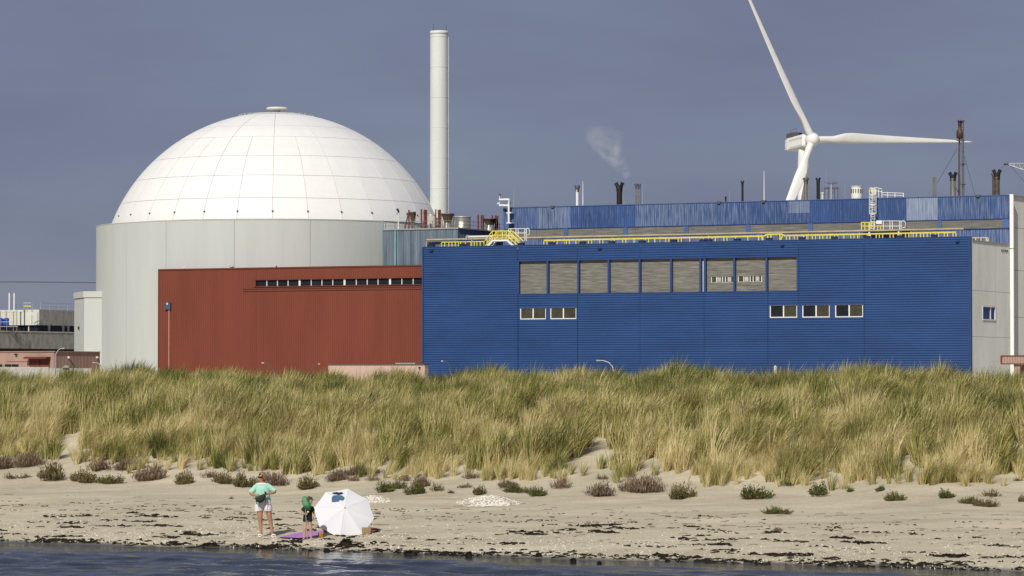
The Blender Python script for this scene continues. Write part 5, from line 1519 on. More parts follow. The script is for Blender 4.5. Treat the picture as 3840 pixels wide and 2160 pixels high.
PLANTS = [
 (30,1757,90,45,B_,0,'brown bush cut by the left edge below the grass'), (100,1752,110,60,B_,0,'broad brown bush second from the left edge below the grass'),
 (202,1801,120,80,X_,0,'tall olive brown bush at the mouth of the left sand gully'), (75,1797,110,24,X_,1,'low olive sprigs on the sand at the far left'),
 (315,1810,110,60,X_,0,'spreading olive bush right of the left sand gully'), (425,1816,88,34,G_,0,'low dark green bush with ragged right end, left beach'),
 (380,1768,120,48,B_,0,'brown bush under the grass hem above the low dark green bush'), (475,1764,110,46,B_,0,'brown bush under the grass hem left of the round brown one'),
 (577,1802,120,64,B_,0,'round brown bush midway between left edge and the woman'), (698,1817,75,58,X_,0,'upright olive bush right of the round brown one'),
 (795,1792,65,32,B_,1,'small thin brown bush left of the woman, higher up'), (835,1813,85,46,X_,0,'small olive bush left of the bush behind the woman'),
 (915,1828,110,62,X_,0,'olive bush right behind the woman on her left in view'), (1030,1822,105,54,B_,0,'brown bush right behind the woman on her right in view'),
 (1147,1837,100,60,X_,0,'round olive brown bush above the child'), (1250,1808,90,46,B_,0,'brown bush above the left rim of the white umbrella'),
 (1345,1782,130,34,B_,0,'low wide brown bush under the grass above the umbrella'), (1325,1806,50,26,B_,1,'thin brown sprigs above the right rim of the umbrella'), (1400,1806,55,30,B_,1,'thin brown sprigs right of those above the umbrella'),
 (1455,1846,80,48,G_,0,'dark green bush just right of the umbrella'), (1500,1836,60,34,G_,0,'small green bush touching the dark green one right of the umbrella'),
 (1566,1854,78,48,G_,0,'green bush with a brown bush rising behind it'), (1585,1828,60,46,B_,0,'brown bush rising behind a green one right of the umbrella'),
 (1517,1806,66,32,B_,1,'thin brown bush above the dark green pair right of the umbrella'), (1642,1842,70,34,X_,1,'thin olive bush left of the shell heap'), (1690,1852,45,20,X_,1,'low olive sprig left of the shell heap'),
 (1742,1832,55,24,X_,1,'faint sprigs above the left end of the shell heap'), (1798,1856,66,38,X_,0,'small olive bush at the upper left of the shell heap'), (1775,1797,80,28,B_,1,'thin brown tuft under the grass above the shell heap'),
 (1902,1830,76,32,B_,0,'brown bush directly above the shell heap'), (1925,1848,100,30,G_,0,'low wide green bush above the shell heap'), (2026,1862,74,42,G_,0,'dark green bush at the right end of the shell heap'),
 (2100,1832,100,46,B_,1,'loose brown bush right of the shell heap, higher up'), (2235,1861,130,50,B_,0,'wide brown bush below the middle sand gap'),
 (2420,1850,145,72,B_,0,'largest brown bush, right of the middle sand gap'), (2548,1872,108,64,X_,0,'large olive brown bush next to the largest brown one'),
 (2262,1800,45,24,X_,1,'tiny sprigs in the mouth of the middle sand gap'), (2345,1790,60,20,X_,1,'tiny sprigs right of the middle sand gap'),
 (2819,1872,130,50,G_,0,'wide green bush right of the large olive brown one'), (3066,1858,100,48,G_,0,'round green bush right of the wide green one'), (2958,1824,74,26,G_,1,'low green sprigs above and between the two big green bushes'),
 (3187,1846,36,18,G_,0,'tiny green sprig right of the round green bush'), (3303,1843,42,22,G_,0,'tiny green bush above the compact green bush'), (3359,1880,78,40,G_,0,'compact green bush with a short sprig on its right'),
 (3591,1808,60,32,G_,0,'dark green bush at the grass hem near the right edge'), (3548,1871,80,36,G_,0,'green bush at the left of the scattered right hand group'), (3630,1890,70,32,G_,0,'green bush in the middle of the scattered right hand group'),
 (3692,1901,72,34,X_,0,'lowest olive bush of the scattered right hand group'), (3715,1864,80,32,X_,1,'thin olive sprigs at the top of the right hand group'), (2920,1930,100,32,G_,0,'lone green bush down on the open beach, right half'),
 (2917,1996,46,22,B_,1,'lone small brown tuft near the seaweed, right half'), (3830,1884,30,30,X_,0,'small bush cut by the right edge'), (3816,1806,40,16,G_,1,'tiny green sprig at the grass hem by the right edge'), (864,1874,28,12,G_,1,'tiny green sprig on bare sand left of the woman')]
for i, (px, py, w, h, kd, sp, lab) in enumerate(PLANTS):
    g = ground_hit(px, py - 3)
    k = g.y / F
    t = tag(bpy.data.objects.new('beach_plant', None), lab, 'plant', 'low plants on the upper beach')
    COL.objects.link(t); t.location = g; t.rotation_euler = (0, 0, rg.uniform(0, 6.28)); t.empty_display_size = .2
    fm_, sm2 = SH[(kd, sp)][i % 3]
    sc3 = (w*k/2*1.22, w*k/2*1.0, h*k*1.22)
    child('foliage', fm_, t, (0,0,0), (0,0,0), sc3); child('stems', sm2, t, (0,0,0), (0,0,0), sc3)

# ------------------------------------------------------------------ seaweed wrack, shells, twigs
rg = random.Random(77)
SH_DIR = math.atan2(-.52, 1.0)
def wrack():
    mb = MB()
    def piece(x, y, L, w, hgt, ang):
        n = 5; vs = []; w *= .62; cv = rg.uniform(-.28, .28)*L
        d = Vector((math.cos(ang), math.sin(ang), 0)); nrm = Vector((-d.y, d.x, 0))
        c = Vector((x, y, 0)) - d*(L/2)
        for k in range(n+1):
            f = k/n
            ww = w * (.25 + .75*math.sin(math.pi*min(.97, max(.05, f)))) * rg.uniform(.6, 1.25)
            q = c + d*(L*f) + nrm*(rg.uniform(-.5,.5)*w*2 + cv*math.sin(math.pi*f))
            z = max(ground_z(q.x, q.y), -.01)
            hz = min(hgt, .22*L)*rg.uniform(.3, 1.0)*math.sin(math.pi*min(.93, max(.07, f)))
            vs += [(q.x-nrm.x*ww, q.y-nrm.y*ww, z+.002), (q.x, q.y, z+hz+.012), (q.x+nrm.x*ww, q.y+nrm.y*ww, z+.002)]
        fs = []
        for k in range(n):
            a = 3*k
            fs += [(a,a+1,a+4,a+3), (a+1,a+2,a+5,a+4)]
        mb.add(vs, fs)
    def cluster(x, s, n, sx, sy, L, h):
        y = s + (79.35 - .52*x)
        for _ in range(int(n*.85)):
            dx = rg.gauss(0, sx); dy = rg.gauss(0, sy)
            ca, sa = math.cos(SH_DIR), math.sin(SH_DIR)
            px_, py_ = x + dx*ca - dy*sa, y + dx*sa + dy*ca
            ss = shore_s(px_, py_)
            if ss < -.25: continue
            piece(px_, py_, L*rg.uniform(.3,1.2), L*rg.uniform(.05,.12), h*rg.uniform(.4,1.9), SH_DIR + rg.gauss(0,.95))
    for _ in range(300):
        x = rg.uniform(-16.5, 14.5)
        k = .25 + 1.5*N.noise(Vector((x*.9, 2, 1)))
        if k < 0 and rg.random() < .6: continue
        cluster(x, abs(rg.gauss(.45, .55)) + .05 - .35*math.sin(x*.45+1)*.0, int(rg.uniform(6, 26)*max(.25,k)), .38, .10, rg.uniform(.12,.30), .045)
    for _ in range(230):
        x = rg.uniform(-17, 15); s = rg.uniform(1.6, 9.5)
        if N.noise(Vector((x*.3, s*.5, 8))) < -.12: continue
        cluster(x, s, rg.randint(3, 14), .24, .11, rg.uniform(.10,.30), .032)
    for _ in range(150):
        x = rg.uniform(-17, 15); s = rg.uniform(8.5, 13.5)
        cluster(x, s, rg.randint(2, 6), .35, .08, rg.uniform(.08,.22), .012)
    for (px, py, n) in ((1180,1985,20),(1100,2030,26),(1310,2050,40),(1260,2040,24),(2690,2040,34),(2610,1975,22),(3220,2030,60),(3150,2015,40),(3550,2080,60),(2900,2080,60),(300,1938,22),(600,1975,26),(520,1960,20),(760,2005,24),(1330,1960,14),(1250,1975,20),(2210,1980,40),(2260,2000,34),(1960,2000,24),(2340,1985,26),(1920,2045,30),(2480,2085,30)):
        g = ground_hit(px, py)
        cluster(g.x, shore_s(g.x, g.y), int(n*.6), .24, .12, .26, .06)
    return mb
M['wrack'] = mat('seaweed', (.008,.0075,.005), .75, .5, 3, col2=(.028,.022,.012), spec=.15)
wk = build('seaweed_wrack', wrack(), M['wrack'], None, ID, 'stuff'); wk['label'] = 'dark strands of washed up seaweed along the tide line'
def lump(label, px, py, w, h):
    g = ground_hit(px, py); k = g.y/F
    mb = MB().sphere((g.x, g.y, max(0, g.z)), w*k/2, w*k/3, h*k, 16, 10, -.3, 1)
    mb.v = [(x + .12*w*k*N.noise(Vector((x*9,y*9,z*9))), y, z + .5*h*k*N.noise(Vector((x*14,y*14,z*14+3)))) for x, y, z in mb.v]
    for _ in range(70):
        a = rg.uniform(0, 6.283); e_ = rg.uniform(.1, 1.3); L = rg.uniform(.25, .6)*w*k
        p = Vector((g.x + .5*w*k*math.cos(a)*math.cos(e_), g.y + .33*w*k*math.sin(a)*math.cos(e_), max(0, g.z) + h*k*math.sin(e_)*1.1))
        d = Vector((rg.uniform(-1,1), rg.uniform(-1,1), rg.uniform(-.6,.5))).normalized()
        mb.tube([p - d*L/2, p + Vector((0,0,.012)), p + d*L/2 + Vector((0,0,-.01))], [.003,.009,.002], 4, False)
    solo('seaweed_clump', mb, M['wrack'], label, 'seaweed', (g.x, g.y, g.z), ID, 'lumps of seaweed at the water edge')
for a in ((1297,2046,46,22,'dark seaweed lump on the sand below the umbrella'), (1759,2090,28,16,'round dark seaweed lump at the water edge, picture middle'), (2020,2088,26,12,'seaweed lump at the water edge right of the middle lump'), (2150,2114,22,12,'small seaweed lump standing in the shallow water'), (2248,2125,16,7,'tiny seaweed lump in the shallow water right of another'), (1540,2083,50,12,'long flat seaweed lump at the water edge right of the umbrella'), (790,2048,60,10,'flat seaweed lump at the water edge left of the woman'), (1225,2069,22,10,'small seaweed lump in the shallows below the child')):
    lump(a[4], *a[:4])

def shells(n, pick, smin=.012, smax=.035):
    mb = MB()
    for _ in range(n):
        q = pick()
        if q is None: continue
        x, y = q; z = max(ground_z(x, y), 0)
        r_ = rg.uniform(smin, smax); a = rg.uniform(0, 6.28); tl = rg.uniform(-.5, .5)
        ca, sa = math.cos(a)*r_, math.sin(a)*r_
        mb.add([(x+ca,y+sa,z+.008+tl*r_), (x-sa*.7,y+ca*.7,z+.004), (x-ca,y-sa,z+.006-tl*r_*.3), (x+sa*.7,y-ca*.7,z+.010), (x,y,z+.010+r_*.7)], [(0,1,4),(1,2,4),(2,3,4),(3,0,4)])
    return mb
M['shell'] = mat('shell_white', (.72,.69,.61), .6, .15, 8)
def pick_beach():
    x = rg.uniform(-17, 15); s = abs(rg.gauss(0, 4.2)) + .2
    if N.noise(Vector((x*.35, s*.6, 3))) < -.05 and rg.random() < .6: return None
    return x, s + (79.35 - .52*x)
so = build('scattered_shells', shells(5200, pick_beach, .008, .028), M['shell'], None, ID, 'stuff'); so['label'] = 'white shell fragments scattered over the wet sand'
def pick_heap(px, py, rx, ry):
    g = ground_hit(px, py)
    def f():
        r_ = math.sqrt(rg.random()); t = rg.uniform(0, 6.283)
        if rg.random() < .5: r_ *= .6
        return g.x + r_*rx*math.cos(t), g.y + r_*ry*math.sin(t) - .4*r_*rx*math.cos(t)
    return f
for (px, py, rx, ry, n, lab) in ((1835,1884,.95,1.3,800,'pale heap of broken white shells in the middle of the beach'), (1395,1876,.55,.9,330,'pale heap of broken white shells behind the umbrella')):
    o = build('shell_heap', shells(n, pick_heap(px, py, rx, ry), .012, .04), M['shell'], None, ID, 'stuff'); o['label'] = lab
tw = MB()
for _ in range(420):
    x = rg.uniform(-17, 15); s = rg.uniform(2, 16); y = s + (79.35 - .52*x); L = rg.uniform(.06, .35); a = SH_DIR + rg.gauss(0, .7)
    z = ground_z(x, y); x1, y1 = x + L*math.cos(a), y + L*math.sin(a)
    tw.tube([(x, y, z+.008), ((x+x1)/2+rg.uniform(-.02,.02), (y+y1)/2, ground_z((x+x1)/2,(y+y1)/2)+.02), (x1, y1, ground_z(x1,y1)+.01)], .006, 3, False)
M['twig'] = mat('twig', (.10,.075,.05), .8, .4, 5)
o = build('dry_twigs', tw, M['twig'], None, ID, 'stuff'); o['label'] = 'thin dry twigs lying on the sand'

# ------------------------------------------------------------------ umbrella
M['canopy'] = leaf_material('umbrella_cloth', [(0,(.80,.80,.83)),(1,(.80,.80,.83))], .22, .8, False)
M['cloth_white'] = mat('white_cloth', (.74,.73,.74), .85, .06, 4, bump=.2, bscale=30)
uc = at(1289, 1928, 86.4)
el = R(38)
nA = Vector((.14, -math.cos(el), math.sin(el))).normalized()
rA = Vector((1, 0, 0)); rA = (rA - nA*rA.dot(nA)).normalized(); eA = rA.cross(nA)
if eA.z < 0: eA = -eA
RU, HU = .80, .27
um = thing('beach_umbrella', 'white beach umbrella lying on its rim with clothes drying on top', 'umbrella', (uc.x, uc.y+.45, ground_z(uc.x, uc.y+.45)))
apex = uc + nA*HU
rim = [uc + rA*(RU*math.sin(R(6+45*i))) + eA*(RU*math.cos(R(6+45*i))) for i in range(8)]
TRI = []
for i in range(8):
    a, b = rim[i], rim[(i+1) % 8]
    vs = []; fs = []; n = 6
    for k in range(n+1):
        f = k/n
        for j in range(n+1):
            g = j/n
            base = apex.lerp(a, f).lerp(apex.lerp(b, f), g)
            bulge = .055*math.sin(math.pi*f*.62) * 1.0                      # ribs bow outwards
            sag = -.022*f*math.sin(math.pi*g)
            inw = (apex - uc*1.0); 
            base = base + nA*(bulge + sag) + ((uc - (a+b)/2).normalized())*(.006*(f**4)*math.sin(math.pi*g))
            vs.append(base)
    for k in range(n):
        for j in range(n):
            q = k*(n+1)+j; fs.append((q, q+1, q+n+2, q+n+1))
    TRI += [(vs[f_[0]], vs[f_[1]], vs[f_[2]]) for f_ in fs] + [(vs[f_[0]], vs[f_[2]], vs[f_[3]]) for f_ in fs]
    build('canopy_panel', MB().add(vs, fs, True), M['canopy'], um)
    rib_pts = [apex.lerp(a, f) + nA*(.055*math.sin(math.pi*f*.62) - .008) for f in (0,.25,.5,.75,1)]
    build('rib', MB().tube(rib_pts, .005, 5), M['galv'], um)
    build('seam', MB().tube([p + nA*.010 for p in rib_pts], .0035, 4), M['cloth_white'], um)
build('tip', MB().tube([apex - nA*.01, apex + nA*.03, apex + nA*.055], [.018,.014,.008], 8), M['galv'], um)
build('pole', MB().tube([apex, apex - nA*.95], .014, 8), M['galv'], um)
def on_canopy(px, py, off=.012):
    o = Vector((0,0,CAMZ)); d = ray(px, py)
    from mathutils.geometry import intersect_ray_tri
    best = None
    for (a, b, c) in TRI:
        h = intersect_ray_tri(a, b, c, d, o, True)
        if h and (best is None or h.y < best.y): best = h
    if best is None:
        t = (uc + eA*RU - o).dot(nA) / d.dot(nA); best = o + d*t
    return best + nA*off
def cloth_poly(rows):
    """rows of photograph points laid on the canopy -> thin draped cloth"""
    mb = MB(); n = len(rows[0]); vs = [on_canopy(x, y, .014 + .008*math.sin(x*.9+y*.7)) for r_ in rows for (x, y) in r_]
    fs = [(i*n+j, i*n+j+1, (i+1)*n+j+1, (i+1)*n+j) for i in range(len(rows)-1) for j in range(n-1)]
    mb.add(vs, fs, True); mb.add([v - nA*.010 for v in vs], [f[::-1] for f in fs], True)
    return mb
cpx = lambda x, y: (880 + x/4.293, 1740 + y/4.293)
M['denim'] = mat('denim', (.055,.125,.21), .9, .25, 12, bump=.3, bscale=60)
M['navy'] = mat('navy_cloth', (.012,.012,.045), .9, .3, 10)
rows = [[cpx(*p) for p in r_] for r_ in ([(1590,512),(1640,505),(1680,495),(1705,505),(1735,515)], [(1565,535),(1620,540),(1675,540),(1720,540),(1768,545)], [(1560,575),(1615,575),(1670,572),(1722,572),(1765,568)], [(1566,617),(1615,614),(1668,608),(1688,578),(1738,592)])]
sh_ = cloth_poly(rows)
solo('denim_shorts', sh_, M['denim'], 'small blue denim shorts drying on the white umbrella', 'shorts', tuple(on_canopy(*cpx(1660,550))))
rows = [[cpx(*p) for p in r_] for r_ in ([(1590,462),(1640,456),(1680,462),(1720,458),(1735,462)], [(1565,470),(1620,474),(1670,474),(1720,474),(1752,474)], [(1590,484),(1625,492),(1670,496),(1712,492),(1735,484)])]
solo('navy_top', cloth_poly(rows), M['navy'], 'dark navy garment draped at the top rim of the umbrella', 'clothing', tuple(on_canopy(*cpx(1660,475))))

# ------------------------------------------------------------------ things on the sand
def ground_sheet(rows, lift=.02, wr=.012):
    n = len(rows[0]); mb = MB(); vs = []
    for r_ in rows:
        for (x, y) in r_:
            g = ground_hit(x, y); vs.append((g.x, g.y, g.z + lift + wr*math.sin(x*.37+y*.9)))
    fs = [(i*n+j, i*n+j+1, (i+1)*n+j+1, (i+1)*n+j) for i in range(len(rows)-1) for j in range(n-1)]
    mb.add(vs, fs, True); mb.add([(x, y, z-.012) for x, y, z in vs], [f[::-1] for f in fs], True)
    return mb
def lerp_rows(top, bot, n=6):
    return [[(a[0]+(b[0]-a[0])*k/n, a[1]+(b[1]-a[1])*k/n) for a, b in zip(top, bot)] for k in range(n+1)]
M['towel'] = mat('purple_towel', (.42,.20,.48), .95, .15, 6, bump=.4, bscale=40)
tl = ground_sheet(lerp_rows([(1060,2013),(1085,2008),(1105,2003),(1130,1998),(1160,1995),(1190,1994),(1217,1995)], [(1040,2019),(1068,2021),(1095,2023),(1125,2024),(1150,2021),(1180,2013),(1216,2006)]), .03, .016)
g = ground_hit(1130, 2010)
solo('beach_towel', tl, M['towel'], 'rumpled lilac towel spread on the sand behind the child', 'towel', tuple(g))
g = ground_hit(1202, 2016); k = g.y/F
bk = thing('toy_bucket', 'small orange toy bucket beside the lilac towel', 'bucket', tuple(g))
M['orange'] = mat('orange_plastic', (.80,.42,.05), .4, .08, 3)
build('pail', MB().lathe([(.0,.005),(.052,.005),(.070,.115),(.074,.118),(.074,.126),(.066,.126),(.050,.02)], (g.x,g.y,g.z), 20), M['orange'], bk)
build('handle', MB().tube([(g.x+.072*math.cos(t), g.y-.072*abs(math.sin(t))*.55, g.z+.12-.06*math.sin(t)) for t in np.linspace(0, math.pi, 9)], .005, 6), M['orange'], bk)
g = ground_hit(1372, 2008); k = g.y/F; g.y += .32; g.z = ground_z(g.x, g.y)
M['wicker'] = mat('wicker', (.36,.26,.14), .8, .3, 18, stretch=(1,1,3), bump=.5, bscale=40)
wb = thing('wicker_basket', 'tan wicker basket half hidden behind the umbrella', 'basket', tuple(g))
build('body', MB().loft([[(g.x+sx*w, g.y+sy*d_, g.z+z) for sx, sy in ((-1,-1),(1,-1),(1,1),(-1,1))] for w, d_, z in ((.10,.10,0),(.11,.12,.09),(.115,.125,.18))], True, False, False), M['wicker'], wb)
for k_ in range(5):
    z_ = g.z + .015 + k_*.034; w = .101 + .003*k_
    build('weave_band', MB().box(g.x-w-.006, g.x+w+.006, g.y-.13, g.y-.122, z_, z_+.027), M['wicker'], wb)
build('lining', MB().box(g.x-.105, g.x+.105, g.y-.11, g.y+.11, g.z+.15, g.z+.16), M['wicker'], wb)
M['redcloth'] = mat('red_cloth', (.40,.07,.04), .9, .2, 8)
g = ground_hit(1410, 1990)
solo('red_cloth', ground_sheet(lerp_rows([(1396,1990),(1404,1988),(1412,1987),(1420,1990)], [(1396,2000),(1404,1999),(1414,1996),(1421,1993)], 3), .05, .02), M['redcloth'], 'crumpled red cloth right of the umbrella', 'cloth', tuple(g))
g = ground_hit(1222, 1992)
solo('red_bag', ground_sheet(lerp_rows([(1206,1992),(1215,1988),(1224,1988),(1234,1994)], [(1210,1997),(1218,1998),(1228,1999),(1236,2000)], 3), .07, .02), M['redcloth'], 'flat red bag between towel and umbrella', 'bag', tuple(g))

# ------------------------------------------------------------------ people
M['skin_f'] = mat('skin_tanned', (.40,.205,.125), .5, .14, 9)
M['skin_c'] = mat('skin_fair', (.47,.29,.205), .55, .12, 10)
def skinned(name, parent, J, E, roots, matl, levels=2, label=None):
    names = list(J.keys()); ix = {n: i for i, n in enumerate(names)}
    me = bpy.data.meshes.new(name)
    me.from_pydata([J[n][0] for n in names], [(ix[a], ix[b]) for a, b in E], [])
    me.materials.append(matl)
    o = bpy.data.objects.new(name, me); COL.objects.link(o)
    o.parent = parent
    md = o.modifiers.new('skin', 'SKIN'); md.use_smooth_shade = True; md.branch_smoothing = .3
    sv = me.skin_vertices[0].data
    for n in names:
        r_ = J[n][1]
        sv[ix[n]].radius = (r_, r_) if not isinstance(r_, tuple) else r_
        sv[ix[n]].use_root = n in roots
    s_ = o.modifiers.new('subsurf', 'SUBSURF'); s_.levels = levels; s_.render_levels = levels
    MW[o] = MW[parent]
    if label: o['label'] = label
    return o
def add_hand(J, E, roots, tagn, wrist, palm, curl, side, sc=1.0):
    """five finger chains rooted inside the palm; curl = direction the tips bend to, side = thumb side"""
    palm = Vector(palm); d = (palm - Vector(wrist)).normalized(); side = Vector(side).normalized(); curl = Vector(curl).normalized()
    for i, (off, L) in enumerate(((.030,.066),(.010,.074),(-.010,.070),(-.028,.056))):
        b = palm + side*off*sc + d*.022*sc
        m = b + d*L*.55*sc + curl*.010*sc; t = m + (d*.55 + curl*.8).normalized()*L*.5*sc
        n0, n1, n2 = ['%s_f%d%d' % (tagn, i, k) for k in range(3)]
        J[n0] = (tuple(b - d*.02*sc), .010*sc); J[n1] = (tuple(m), .0085*sc); J[n2] = (tuple(t), .007*sc)
        E += [(n0, n1), (n1, n2)]; roots.append(n0)
    b = palm + side*.034*sc - d*.012*sc; m = b + (side*.7 + d*.6 + curl*.2).normalized()*.036*sc; t = m + (d*.7 + curl*.6).normalized()*.030*sc
    J[tagn+'_t0'] = (tuple(b), .012*sc); J[tagn+'_t1'] = (tuple(m), .010*sc); J[tagn+'_t2'] = (tuple(t), .008*sc)
    E += [(tagn+'_t0', tagn+'_t1'), (tagn+'_t1', tagn+'_t2')]; roots.append(tagn+'_t0')

def ell(cx, cy, z, rx, ry, n=24, tilt=0.0):
    return [(cx + rx*math.cos(2*math.pi*i/n), cy + ry*math.sin(2*math.pi*i/n), z + tilt*math.cos(2*math.pi*i/n)) for i in range(n)]
def local(mb, parent):                              # shapes given in the person's own coordinates
    return mb
def lbuild(name, mb, matl, parent, label=None):
    return build(name, mb, matl, parent, MW[parent], None, label)

g = ground_hit(988, 2013)
wm = thing('person', 'woman in mint top and white shorts standing on the sand with a black bag', 'person', tuple(g))
J = {'pelvis': ((-.01,0,.90),(.15,.115)), 'waist': ((-.02,0,1.05),(.125,.10)), 'chest': ((-.035,0,1.22),(.14,.105)), 'upper': ((-.045,.005,1.345),(.10,.075)),
     'neck': ((-.05,.0,1.43),.052), 'jaw': ((-.066,-.022,1.495),(.062,.070)), 'skull': ((-.062,-.010,1.572),(.084,.094)), 'crown': ((-.05,.008,1.625),(.058,.066)),
     'nose': ((-.142,-.062,1.545),.014), 'chin': ((-.110,-.050,1.478),.026),
     'shl': ((-.190,0,1.335),.052), 'ell': ((-.345,-.02,1.135),.046), 'forel': ((-.29,-.10,1.105),.045), 'wrl': ((-.185,-.205,1.085),.028), 'pal': ((-.140,-.235,1.082),(.036,.022)),
     'shr': ((.112,0,1.335),.052), 'elr': ((.315,-.02,1.175),.046), 'forer': ((.25,-.10,1.15),.045), 'wrr': ((.140,-.205,1.125),.028), 'par': ((.092,-.24,1.120),(.036,.022)),
     'hipl': ((-.10,0,.82),.095), 'thl': ((-.098,-.005,.66),.092), 'knl': ((-.087,-.015,.475),.060), 'cal': ((-.08,.018,.35),.056), 'anl': ((-.062,.012,.085),.034), 'hel': ((-.062,.02,.045),.034), 'tol': ((-.085,-.13,.032),.028),
     'hipr': ((.085,0,.82),.095), 'thr': ((.128,-.005,.66),.092), 'knr': ((.165,-.015,.48),.060), 'car': ((.190,.018,.35),.056), 'anr': ((.230,.012,.085),.034), 'her': ((.230,.02,.045),.034), 'tor': ((.268,-.125,.032),.028)}
E = [('pelvis','waist'),('waist','chest'),('chest','upper'),('upper','neck'),('neck','jaw'),('jaw','skull'),('skull','crown'),('skull','nose'),('jaw','chin'),
     ('upper','shl'),('shl','ell'),('ell','forel'),('forel','wrl'),('wrl','pal'),('upper','shr'),('shr','elr'),('elr','forer'),('forer','wrr'),('wrr','par'),
     ('pelvis','hipl'),('hipl','thl'),('thl','knl'),('knl','cal'),('cal','anl'),('anl','hel'),('hel','tol'),('pelvis','hipr'),('hipr','thr'),('thr','knr'),('knr','car'),('car','anr'),('anr','her'),('her','tor')]
rt = ['pelvis']
add_hand(J, E, rt, 'hl', J['wrl'][0], J['pal'][0], (.2,-.3,-1), (.25,-.3,.9))
add_hand(J, E, rt, 'hr', J['wrr'][0], J['par'][0], (-.2,.2,-1), (-.3,-.3,.9))
skinned('body', wm, J, E, rt, M['skin_f'])
M['mint'] = mat('mint_cotton', (.34,.62,.49), .9, .10, 5, bump=.35, bscale=25)
M['short_w'] = mat('white_shorts', (.76,.74,.74), .9, .06, 6, bump=.35, bscale=25)
M['hair_f'] = mat('brown_blond_hair', (.17,.10,.05), .6, .35, 14, stretch=(1,1,.4), bump=.8, bscale=40, col2=(.42,.29,.165))
M['blackbag'] = mat('dark_green_bag', (.010,.018,.011), .75, .2, 5)
def folds(rings, amp, seed):
    out = []
    for k, rg_ in enumerate(rings):
        out.append([(x + amp*N.noise(Vector((x*9+seed, y*9, z*7))), y + amp*N.noise(Vector((x*9, y*9+seed, z*7+4))), z) for (x, y, z) in rg_])
    return out
sh = lbuild('shirt', MB().loft(folds([ell(-.015,0,.955,.200,.148), ell(-.015,0,.975,.205,.15), ell(-.02,0,1.08,.192,.142), ell(-.03,-.005,1.22,.188,.150), ell(-.036,0,1.30,.182,.132), ell(-.04,.003,1.352,.170,.105), ell(-.043,.003,1.384,.132,.088), ell(-.046,.0,1.398,.098,.080)], .022, 3)), M['mint'], wm)
for (s_, e_, nm) in (('shl','ell',-1), ('shr','elr',1)):
    a = Vector(J[s_][0]); b = Vector(J[e_][0]); a = a + Vector((-nm*.05, 0, .018))
    lbuild('sleeve', MB().tube([a, a.lerp(b,.35), a.lerp(b,.7), a.lerp(b,.93)], [.070,.076,.070,.072], 18, False), M['mint'], sh)
lbuild('yoke', MB().loft([ell(-.042,.002,1.362,.166,.108), ell(-.043,.002,1.388,.132,.094), ell(-.046,-.002,1.403,.100,.084), ell(-.046,-.004,1.405,.088,.074)]), M['short_w'], sh, 'white neck yoke')
st = MB().loft(folds([ell(-.01,0,.985,.178,.135), ell(-.01,0,.94,.192,.142), ell(-.01,0,.86,.208,.148), ell(-.01,0,.80,.214,.146), ell(-.01,0,.765,.15,.11)], .012, 8))
so_ = lbuild('shorts', st, M['short_w'], wm)
for (cx, bx) in ((-.118,-.122), (.100,.118)):
    lbuild('shorts_leg', MB().loft(folds([ell(cx,0,.83,.112,.142), ell((cx+bx)/2,0,.75,.116,.132), ell(bx,-.002,.675,.118,.120), ell(bx,-.002,.668,.112,.115)], .010, cx)), M['short_w'], so_)
hr = MB().sphere((-.040,.014,1.590), .100, .104, .102, 28, 18)
hr.v = [(x + .026*N.noise(Vector((x*24,y*24,z*24))) + (.035 if x > -.02 and z < 1.57 else 0), y + .014*N.noise(Vector((x*25,y*25,z*20+5))), z - (.05 if (x > -.04 and z < 1.56) else 0) + .014*N.noise(Vector((x*20+7,y*20,z*20)))) for x, y, z in hr.v]
hr2 = MB(); hr2.v = hr.v
for f_, s2 in zip(hr.f, hr.sm):
    c = sum((Vector(hr.v[i]) for i in f_), Vector()) / len(f_)
    if c.x < -.050 and c.y < .045 and c.z < 1.635: continue
    if c.y < -.06 and c.x < -.01 and c.z < 1.60: continue        # the face stays free
    hr2.f.append(f_); hr2.sm.append(s2)
lbuild('hair', hr2, M['hair_f'], wm)
gl = MB().tube([(-.146,-.030,1.562),(-.150,-.062,1.562),(-.128,-.092,1.562),(-.085,-.105,1.564),(-.035,-.095,1.568)], .009, 8)
lbuild('sunglasses', gl, M['black'], wm)
M['lips'] = mat('lips', (.30,.10,.08), .5, .05)
lbuild('mouth', MB().sphere((-.128,-.062,1.503), .016, .012, .006, 10, 6), M['lips'], wm)
for sx, toe, hl_ in ((-1,'tol','hel'), (1,'tor','her')):
    t_ = Vector(J[toe][0]); h_ = Vector(J[hl_][0]); 
    sn = lbuild('sandal', MB().tube([(h_.x, h_.y+.04, .012), ((h_.x+t_.x)/2, (h_.y+t_.y)/2, .012), (t_.x, t_.y-.045, .012)], [.036,.046,.040], 12, True, True, .012), M['short_w'], wm)
    lbuild('strap', MB().tube([(t_.x-.050, t_.y+.035, .012), (t_.x-.032, t_.y+.030, .058), (t_.x, t_.y+.030, .070), (t_.x+.032, t_.y+.03, .058), (t_.x+.050, t_.y+.035, .012)], .016, 8), M['short_w'], sn)
